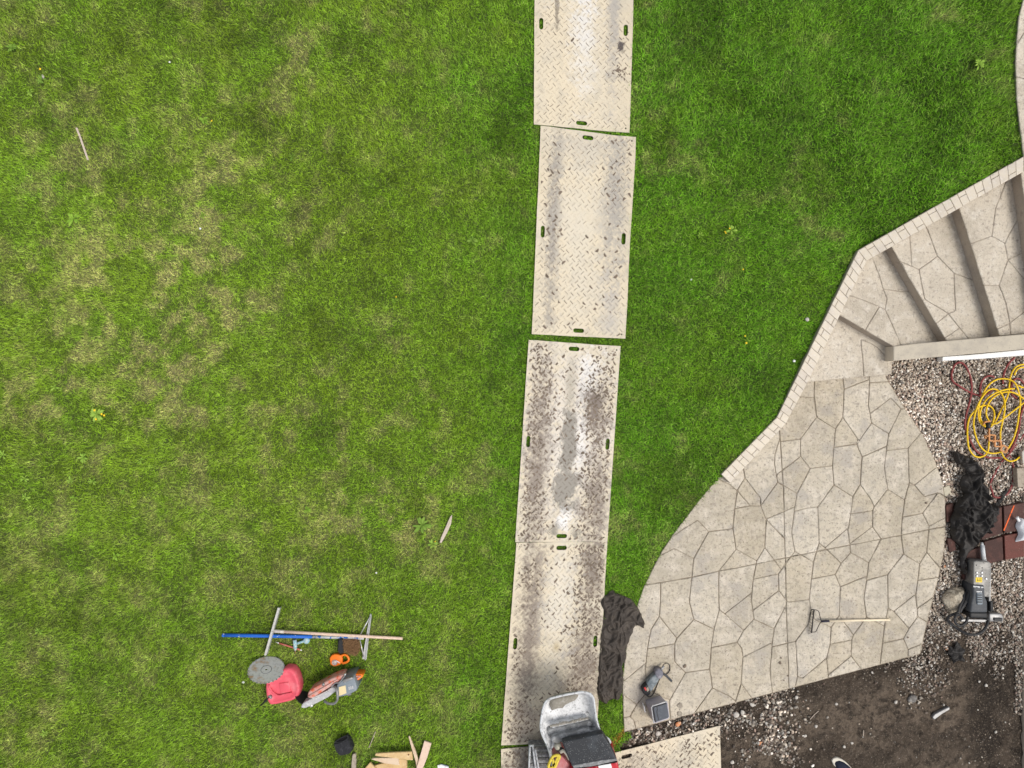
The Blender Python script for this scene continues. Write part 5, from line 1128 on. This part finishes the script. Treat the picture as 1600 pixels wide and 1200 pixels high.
def frame(c, s, rot, hole):
    q = []
    for k in range(4): an = rot+math.pi/4+k*math.pi/2; q.append((c[0]+s*math.cos(an), c[1]+s*math.sin(an)))
    for k in range(4):
        a, b_ = P(*K([q[k]])[0], .06), P(*K([q[(k+1) % 4]])[0], .06); g.add(*plate(a, b_, .017, .017, -.012, .012+.0005*k))
frame((465, 828), 42, .05, 1); frame((525, 888), 42, .05, 1); frame((588, 942), 40, .5, 1)
g.build('lattice_links', M['tan'], t2)
g = G()
for a, b_ in (((438, 730), (432, 800)), ((385, 815), (440, 805)), ((395, 835), (400, 800)), ((540, 845), (560, 900)), ((600, 985), (625, 960)), ((470, 870), (500, 850))):
    G().add(*plate(P(*K([a])[0], .064), P(*K([b_])[0], .064), .015, .015, -.013, .013)).build('lattice_arm', M['tan'], t2)
# white strip, bag, wooden block
o = G().prism([(1473, 557.5), (1520, 554), (1600, 546.5), (1700, 538), (1700, 548), (1600, 555.5), (1530, 561), (1472.5, 564)], -.04, .085, .006, 2).build('vinyl_trim', M['white']); settle(o, 'white vinyl trim board lying along the foot of the low wall', 'trim board')
t = thing('white_sack', P(1600, 828, .05), 'crumpled white plastic sack at the right edge on the red pavers', 'sack')
b = bmesh.new(); bmesh.ops.create_grid(b, x_segments=16, y_segments=20, size=1)
for v in b.verts:
    x_, y_ = v.co.x, v.co.y; pxx = 1607+x_*17+2*math.sin(y_*5); pyy = 828+y_*17*(1-.12*math.cos(x_*3)); 
    e = max(0, (1-x_**4)*(1-y_**4)); p = P(pxx, pyy, .05); v.co = Vector((p.x, p.y, .035+.09*e**.5+.012*math.sin(9*x_+4*y_)*e+.01*math.sin(14*y_-5*x_)*e))
G().bm(b).build('sack_body', mat('white_poly', (.70, .73, .76), .5, var=[(10, (.55, .58, .62), .5, .7)]), t, True)
G().lathe(P(1591.5, 813, .09), (-.4, .6, .1), [(-.01, .02), (.03, .016), (.05, .024)], 10).build('tied_corner', M['white'], t, True)
o = G().prism([(1589, 732), (1603, 731), (1604, 761), (1590.5, 761.5)], -.03, .05, .004).build('wood_offcut', M['oldwood']); settle(o, 'grey weathered wood offcut at the right edge above the pavers', 'wood offcut')
o = G().prism([(1597, 706), (1606, 698), (1612, 720), (1598, 724)], -.03, .03, .006).build('pale_block', peb); settle(o, 'pale stone block at the right edge beside the yellow cord', 'stone block')
# patio edge: ragged lump of old concrete
o = G().prism([(1474, 762), (1484, 758), (1486, 770), (1478, 776), (1476, 774)], -.08, -.008, .006).build('concrete_lump', mat('lump', (.50, .46, .36), .9, bump=(30, .8, .01))); settle(o, 'yellowish lump of concrete stuck to the right edge of the patio', 'concrete lump')
# ------------------------------------------------------------------ on the patio
t = thing('garden_rake', P(1330, 970, 0), 'bow rake with dark tines and a cream handle lying across the patio', 'garden rake')
C5 = lambda pts: [(1240+a/10, 930+b_/10) for a, b_ in pts]; dk = mat('dark_rake_steel', (.045, .04, .038), .55, .4)
G().tube([P(1272, 952.3, .06), P(1270, 970, .06), P(1268, 988.8, .06)], .0085, 8).build('head_bar', dk, t, True)
for k in range(16):
    q = k/15; a = (1272-4*q, 952.6+36*q); e = (a[0]-5.2, a[1]+1.8)
    G().tube([P(a[0], a[1], .06), P(a[0]-2.5, a[1]+.6, .05), P(*e, .008)], .0042, 6, r2=.003).build('tine', dk, t)
for pth_ in ([(275, 222), (330, 228), (385, 246), (405, 300), (430, 400)], [(285, 575), (330, 575), (352, 560), (395, 470), (432, 408)]): G().tube(spline([P(*C5([q])[0], .062) for q in pth_], 5), .0048, 8).build('bow', dk, t, True)
G().tube([P(1283, 970.8, .05), P(1295.5, 970.4, .045)], .0145, 10).build('ferrule', mat('navy_ferrule', (.02, .018, .035), .5, var=[(60, (.10, .1, .1), .6, .65)]), t, True)
G().tube([P(1295, 970.4, .045), P(1340, 969.3, .032), P(1390.5, 968.4, .02)], .0135, 12).build('handle', mat('cream_wood', (.80, .70, .52), .6, var=[(12, (.74, .62, .44), .5, .7)]), t, True)
# angle drill
t = thing('rotary_drill', P(1018, 1066, 0), 'dusty grey rotary drill with side handle and cable lying on the patio', 'rotary drill')
C7 = lambda pts: [(990+a/10.91, 1030+b_/10.91) for a, b_ in pts]
G().prism(C7([(140, 530), (165, 480), (235, 420), (275, 540), (300, 580), (250, 640), (215, 630), (160, 585)]), .0, .10, .018, 3).build('rear_grip', M['black'], t, True)
G().prism(C7([(220, 410), (300, 320), (370, 260), (440, 340), (400, 420), (350, 490), (300, 560), (270, 540)]), .0, .115, .018, 3).build('motor_body', mat('dusty_slate', (.13, .16, .18), .55, var=[(14, (.22, .25, .27), .45, .6), (50, (.06, .07, .08), .55, .7)]), t, True)
G().prism(C7([(360, 250), (375, 195), (430, 170), (500, 200), (515, 280), (470, 345), (425, 345), (390, 310)]), .0, .12, .018, 3).build('gear_case', mat('dusty_violet_grey', (.15, .15, .18), .55, var=[(18, (.26, .25, .28), .5, .6)]), t, True)
G().tube([P(*C7([(455, 190)])[0], .07), P(*C7([(490, 150)])[0], .07), P(*C7([(520, 115)])[0], .07)], .022, 10, r2=.012).build('chuck', M['grey'], t, True)
G().prism(C7([(175, 490), (205, 478), (225, 530), (205, 540)]), .09, .112, .003).build('red_switch', mat('red_switch', (.55, .05, .05), .5), t)
G().prism(C7([(215, 495), (250, 470), (270, 530), (235, 560)]), .09, .108, .003).build('label', M['oldwood'], t)
G().tube([P(*C7([(500, 250)])[0], .05), P(*C7([(545, 270)])[0], .04), P(*C7([(650, 375)])[0], .025)], .014, 10).build('side_handle', M['dkgrey'], t, True)
g = G(); g.tube(spline([P(*C7([q])[0], .012+.05*(i in (0, 1))) for i, q in enumerate([(470, 160), (510, 95), (560, 68), (605, 90), (622, 150), (610, 200), (580, 240), (540, 262)])], 5), .0045, 6)
g.tube(spline([P(*C7([q])[0], z_) for q, z_ in [((440, 340), .05), ((410, 420), .012), ((370, 520), .01), ((330, 600), .01), ((280, 640), .012), ((240, 635), .03)]], 5), .0055, 6); g.build('power_cable', M['black'], t, True)
G().prism(C7([(610, 175), (632, 180), (628, 203), (608, 200)]), .0, .02, .003).build('cable_plug', M['black'], t)
# grey box
t = thing('storage_box', P(1030, 1115, 0), 'grey plastic box with a dark slate lid on the patio corner beside the dumper', 'storage box')
tz = .30; topq = [(1018.0, 1103), (1043, 1095.5), (1046.5, 1122.5), (1021.5, 1131)]; botq = [(1007.5, 1093.5), (1033, 1086), (1041, 1118), (1019, 1126)]
b = bmesh.new(); r0 = [b.verts.new(P(a, c_, 0.001)) for a, c_ in botq]; r1 = [b.verts.new(P(a, c_, tz)) for a, c_ in topq]
for i in range(4): b.faces.new([r0[i], r0[(i+1) % 4], r1[(i+1) % 4], r1[i]])
b.faces.new(r0[::-1]); b.faces.new(r1); bmesh.ops.recalc_face_normals(b, faces=b.faces); bmesh.ops.bevel(b, geom=[e for e in b.edges if abs(e.verts[0].co.z-e.verts[1].co.z) > .1], offset=.03, segments=3, affect='EDGES', profile=.5)
G().bm(b).build('box_body', M['box'], t)
g = G(); pts4 = [P(a, c_, tz+.004) for a, c_ in topq]; cc_ = sum(pts4, Vector())/4; rp_ = [cc_+(p-cc_)*.985 for p in pts4]
lidp = [(1019.6, 1104.8), (1022.2, 1103), (1040, 1097.8), (1042.2, 1098.6), (1045.3, 1119.6), (1044.2, 1122), (1025, 1128.6), (1022.6, 1127.8), (1019.4, 1107)]
G().prism(lidp, tz-.03, tz+.012, .006, 2).build('lid', M['boxtop'], t)
G().tube([P(a, c_, tz+.006) for a, c_ in [(1021.5, 1130), (1017.8, 1105.5), (1019, 1103), (1042.5, 1095.8)]], .008, 8).build('pale_rim', M['dustm'], t, True)
G().tube([P(a, c_, tz+.014) for a, c_ in [(1024.5, 1128.4), (1021, 1108), (1022, 1104.8), (1040.5, 1099.2)]], .006, 6).build('lid_gasket', M['black'], t)
G().tube(spline([P(*C7([q])[0], tz+.0135) for q in [(395, 790), (405, 850), (398, 900), (410, 960), (430, 1040)]], 4), .0035, 6).build('lid_crack', M['black'], t)
G().prism(C7([(172, 810), (188, 805), (205, 905), (190, 912)]), .05, .16, .003).build('latch', M['white'], t)
# footprints of soil and little marks on the slab
for i, (a, b_, r, lab) in enumerate(((1062, 1102, .036, 'round muddy spot on the patio right of the grey box, upper of two'), (1062, 1115.5, .034, 'round muddy spot on the patio right of the grey box, lower of two'), (1219, 1036, .018, 'dark clod of soil left of the saw cut in the patio'), (1220.5, 1028, .010, 'little soil crumb above the clod on the patio'), (1070, 1041, .022, 'curled dead leaf on the patio right of the drill'), (1231, 1056, .010, 'soil crumb on the patio close to the saw cut'), (1019, 936, .008, 'soil crumb on the left part of the patio'), (1225, 1063, .008, 'soil crumb near the lower end of the saw cut'), (1272, 1024, .008, 'lone soil crumb right of the saw cut'),
    (1447, 786, .014, 'dark leaf fragment on the right part of the patio'), (1419, 996, .012, 'dark spot of soil near the lower right corner of the patio'))):
    o = rockobj(a, b_, r, lab, M['mud'] if i > 1 else mat('damp_spot', (.27, .235, .19), .9, var=[(40, (.36, .33, .27), .45, .6)]), lambda x_, y_, z_: P(x_, y_, .002+z_*(1 if i > 1 else .2)), 'soil_clod', 'soil clod', .35 if i > 1 else .06, 1.1, i, i, 'soil marks on the patio', 0)
t = thing('shoe', PD(1316, 1195), 'navy canvas shoe with a white sole on the dirt at the bottom edge', 'shoe')
so_ = [(1300, 1189), (1302, 1185.5), (1308, 1184), (1316, 1187), (1324, 1193), (1336, 1206), (1340, 1216), (1334, 1222), (1324, 1216), (1310, 1202), (1303, 1196)]
zb = -.045; G().prism(so_, zb, zb+.035, .008, 2).build('sole', M['sole'], t)
b = bmesh.new(); cen = Vector(P(1320, 1203, zb)); rn = []
for dz_, s in ((.03, .93), (.055, .88), (.075, .74), (.082, .5)): rn.append([b.verts.new(Vector((cen.x+(P(a, c_, zb).x-cen.x)*s+.01*dz_*50*.3, cen.y+(P(a, c_, zb).y-cen.y)*s-.01*dz_*50*.3, zb+dz_))) for a, c_ in so_])
for r0, r1 in zip(rn[:-1], rn[1:]):
    for i in range(len(so_)): b.faces.new([r0[i], r0[(i+1) % len(so_)], r1[(i+1) % len(so_)], r1[i]])
b.faces.new(rn[-1]); bmesh.ops.recalc_face_normals(b, faces=b.faces); G().bm(b).build('upper', M['navy'], t, True)
# ------------------------------------------------------------------ tracked mini dumper
t = thing('mini_dumper', base(890, 1240), 'red tracked mini dumper with a cement caked grey skip and a black hood', 'mini dumper')
D = lambda pts: [(820+a/8.571, 1060+b_/8.571) for a, b_ in pts]; ZR = .72; ZG = base(890, 1240).z
rim = D([(262, 345), (290, 300), (330, 272), (450, 240), (560, 215), (650, 200), (740, 182), (800, 185), (875, 205), (910, 245), (925, 300), (935, 380), (945, 460), (960, 550), (985, 640), (1010, 720), (960, 755), (700, 790), (480, 850), (380, 900), (330, 950), (295, 880), (250, 790), (215, 690), (212, 600), (228, 480), (245, 400)])
cen = P(*D([(600, 520)])[0], ZR); b = bmesh.new(); RR = []
def sk(s, z_, dx=0, dy=0): return [b.verts.new(Vector((cen.x+(P(a, c_, ZR).x-cen.x)*s+dx, cen.y+(P(a, c_, ZR).y-cen.y)*s+dy, z_))) for a, c_ in rim]
RR = [sk(.60, .32, 0, -.16), sk(.97, ZR-.05, 0, -.02), sk(1.0, ZR), sk(.955, ZR+.001), sk(.93, ZR-.05), sk(.86, ZR-.10, 0, -.005), sk(.74, ZR-.14, 0, -.01), sk(.4, ZR-.15, 0, -.01)]
for r0, r1 in zip(RR[:-1], RR[1:]):
    for i in range(len(rim)): b.faces.new([r0[i], r0[(i+1) % len(rim)], r1[(i+1) % len(rim)], r1[i]])
b.faces.new(RR[0][::-1]); b.faces.new(RR[-1]); bmesh.ops.recalc_face_normals(b, faces=b.faces); G().bm(b).build('skip', M['skip'], t, True)
rpts = [P(a, c_, ZR) for a, c_ in rim]
for seg, nm in (((rpts[15:26]+rpts[:1])[0:0]+rpts[0:15]+[rpts[15]], 'skip_rim'), ([rpts[0]]+rpts[:-9:-1][:8], 'skip_rim')):
    G().tube(spline(seg, 3), .0135, 8).build(nm, M['rim'], t, True)
lip = D([(355, 628), (460, 605), (600, 570), (720, 545), (830, 528), (845, 560), (720, 590), (600, 615), (460, 650), (365, 672)])
G().prism(lip, ZR-.16, ZR-.05, .012, 2).build('skip_lip', M['rim'], t)
G().prism(D([(300, 665), (365, 672), (600, 615), (850, 565), (910, 600), (905, 650), (700, 700), (500, 750), (330, 800), (290, 740)]), ZR-.16, ZR-.08, .02, 2).build('skip_back', M['skipd'], t)
rg = random.Random(12)
g = G()
for k in range(26):
    q = k/25; a, c_ = D([(350+490*q, 640-105*q+rg.uniform(-8, 4))])[0]; g.lathe(P(a, c_, ZR-.05), (0, 0, 1), [(0, rg.uniform(.012, .022)), (.018, rg.uniform(.006, .012))], 7)
g.build('cement_crust', mat('cement_crust', (.33, .31, .27), .95, bump=(60, .8, .01)), t)
slp = D([(335, 300), (420, 262), (600, 225), (700, 215), (735, 240), (700, 290), (620, 320), (545, 360), (510, 400), (430, 410), (350, 440), (325, 380)])
b = bmesh.new(); c0 = P(*D([(500, 330)])[0], ZR-.08); r0 = []
for dz_, s in ((-.10, 1.0), (.0, .92), (.02, .6)): r0.append([b.verts.new(Vector((c0.x+(P(a, c_, ZR-.08).x-c0.x)*s*rg.uniform(.96, 1.04), c0.y+(P(a, c_, ZR-.08).y-c0.y)*s, c0.z+dz_))) for a, c_ in slp])
for a, c_ in zip(r0[:-1], r0[1:]):
    for i in range(len(slp)): b.faces.new([a[i], a[(i+1) % len(slp)], c_[(i+1) % len(slp)], c_[i]])
b.faces.new(r0[-1]); bmesh.ops.recalc_face_normals(b, faces=b.faces); G().bm(b).build('wet_cement', mat('wet_mortar', (.27, .25, .21), .8, var=[(30, (.36, .34, .3), .5, .65), (90, (.12, .11, .1), .62, .7)], bump=(40, .8, .01)), t, True)
G().prism(D([(350, 830), (370, 790), (470, 765), (840, 680), (905, 720), (1000, 690), (1030, 735), (760, 800), (500, 860), (430, 870), (380, 880)]), .45, .74, .02, 2).build('front_deck', M['skipd'], t)
G().prism(D([(620, 795), (690, 780), (698, 795), (628, 810)]), .73, .752, .003).build('pale_tag', M['rim'], t)
ZH = .88
G().prism(D([(497, 860), (560, 840), (1040, 735), (1130, 870), (1235, 1090), (1010, 1160), (640, 1200), (560, 1020)]), ZH-.10, ZH, .018, 3).build('hood', M['hood'], t)
G().prism(D([(640, 1168), (1000, 1105), (1225, 1075), (1240, 1105), (900, 1180), (650, 1205)]), ZH-.02, ZH+.012, .008, 2).build('hood_lip', M['skipd'], t)
G().prism(D([(655, 1215), (900, 1190), (1245, 1115), (1262, 1200), (1290, 1500), (1200, 1900), (640, 1900), (560, 1500), (600, 1250)]), .30, ZH-.06, .03, 3).build('engine_cowl', M['dred'], t)
G().prism(D([(440, 1045), (500, 1040), (560, 1110), (640, 1215), (600, 1300), (420, 1300), (380, 1200)]), .35, .72, .02, 2).build('side_panel', mat('dusty_machine_red', (.50, .16, .17), .5, var=[(12, (.55, .30, .30), .45, .65), (70, (.3, .1, .1), .62, .7)]), t)
G().prism(D([(640, 1216), (1235, 1118), (1240, 1128), (700, 1222)]), ZH-.06, ZH-.03, .004).build('cowl_trim', M['black'], t)
G().prism(D([(980, 1170), (1150, 1140), (1170, 1200), (1000, 1230)]), ZH-.07, ZH-.05, .004).build('white_decal', M['white'], t)
G().tube([P(*D([(440, 900)])[0], .74), P(*D([(455, 935)])[0], .66)], .045, 14, r2=.035).build('filter_can', mat('beige_can', (.50, .48, .40), .5, .2), t, True)
G().tube(spline([P(*D([q])[0], z_) for q, z_ in [((480, 985), .78), ((520, 970), .80), ((560, 1010), .82), ((600, 1080), .82)]], 4), .020, 8).build('exhaust_pipe', mat('cream_pipe', (.55, .52, .45), .5, .2), t, True)
G().tube(spline([P(*D([q])[0], z_) for q, z_ in [((440, 960), .70), ((480, 940), .76), ((520, 960), .78)]], 4), .016, 8).build('rubber_hose', M['black'], t, True)
# loader frame down the left side
G().tube(spline([P(*D([q])[0], z_) for q, z_ in [((240, 720), ZR-.03), ((290, 850), ZR-.10), ((330, 950), ZR-.12), ((355, 1050), ZR-.16), ((380, 1200), .5)]], 4), .024, 8).build('lift_arm', M['rim'], t, True)
G().tube(spline([P(*D([q])[0], z_) for q, z_ in [((1005, 715), ZR), ((1060, 780), ZR), ((1110, 810), .74), ((1138, 850), .72), ((1120, 880), .7)]], 4), .018, 8).build('lift_arm', M['rim'], t, True)
yg = mat('yellow_grip', (.66, .52, .06), .6, var=[(60, (.2, .17, .08), .58, .66)])
g = G(); lp = D([(330, 1130), (365, 1060), (400, 1035), (455, 1030), (462, 1060), (430, 1130), (400, 1190), (330, 1200), (318, 1170)])
g.tube(spline([P(a, c_, .86) for a, c_ in lp+[lp[0]]], 3), .017, 8); g.add(*plate(P(*lp[1], .86), P(*lp[6], .86), .03, .03, -.01, .01)); g.add(*plate(P(*lp[3], .86), P(*D([(372, 1180)])[0], .86), .02, .02, -.01, .01)); g.build('yellow_lever', yg, t, True)
G().tube([P(*D([(350, 1190)])[0], .85), P(*D([(330, 1260)])[0], .60)], .02, 8).build('lever_stem', M['navy'], t, True)
# tracks
for side, xs_ in (('l', (826, 860)), ('r', (930, 962))):
    g = G(); x0_, x1_ = P(xs_[0], 1162, .25).x, P(xs_[1], 1162, .25).x; y0_ = P(0, 1163 if side == 'l' else 1200, .25).y; y1_ = y0_-1.25; zt = .34; prof = []
    for k in range(9): a = math.pi/2+math.pi*k/8; prof.append((y0_-.16-.16*math.cos(a), ZG+.02+.16+.16*math.sin(a)))
    prof = [(y0_-.16+.16*math.sin(math.pi*k/8), ZG+.035+.16+.16*math.cos(math.pi*k/8)) for k in range(9)]+[(y1_+.16-.16*math.sin(math.pi*k/8), ZG+.035+.16-.16*math.cos(math.pi*k/8)) for k in range(9)]
    v = [Vector((x0_, a, c_)) for a, c_ in prof]+[Vector((x1_, a, c_)) for a, c_ in prof]; N_ = len(prof)
    f = [(i, (i+1) % N_, N_+(i+1) % N_, N_+i) for i in range(N_)]+[tuple(range(N_)), tuple(range(2*N_-1, N_-1, -1))]
    tb = G().add(v, f).build('track', M['skipd'], t); g = G(); per = []
    for i in range(N_):
        a, c_ = Vector(prof[i]), Vector(prof[(i+1) % N_]); k = max(1, round((c_-a).length/.07))
        for j in range(k): q = a.lerp(c_, (j+.5)/k); d_ = (c_-a).normalized(); per.append((q, math.atan2(d_.y, d_.x)))
    for q, an in per: g.box((.5*(x0_+x1_), q.x, q.y), (abs(x1_-x0_)*.98, .030, .03), rx=an, bev=.006, seg=1)
    g.build('track_lugs', mat('caked_rubber', (.13, .13, .13), .9, var=[(30, (.26, .255, .25), .5, .62)], bump=(50, .8, .01)), tb)
for k, (a, c_) in enumerate((((70, 900), (55, 1230)), ((105, 900), (150, 1230)), ((140, 940), (190, 1230)))):
    G().tube([P(*D([a])[0], .40), P(*D([c_])[0], .40)], .013, 8).build('guard_bar', M['rim'], t, True)
G().tube([P(*D([(60, 900)])[0], .40), P(*D([(120, 900)])[0], .40)], .012, 8).build('guard_bar', M['rim'], t, True)
G().box(P(895, 1290, .22), (.5, .9, .2), bev=.02).build('chassis', M['black'], t)
for sx in (870, 940): G().tube([P(sx, 1390, .8), P(sx, 1440, .95), P(sx, 1470, .95)], .016, 8).build('handlebar', M['black'], t, True)
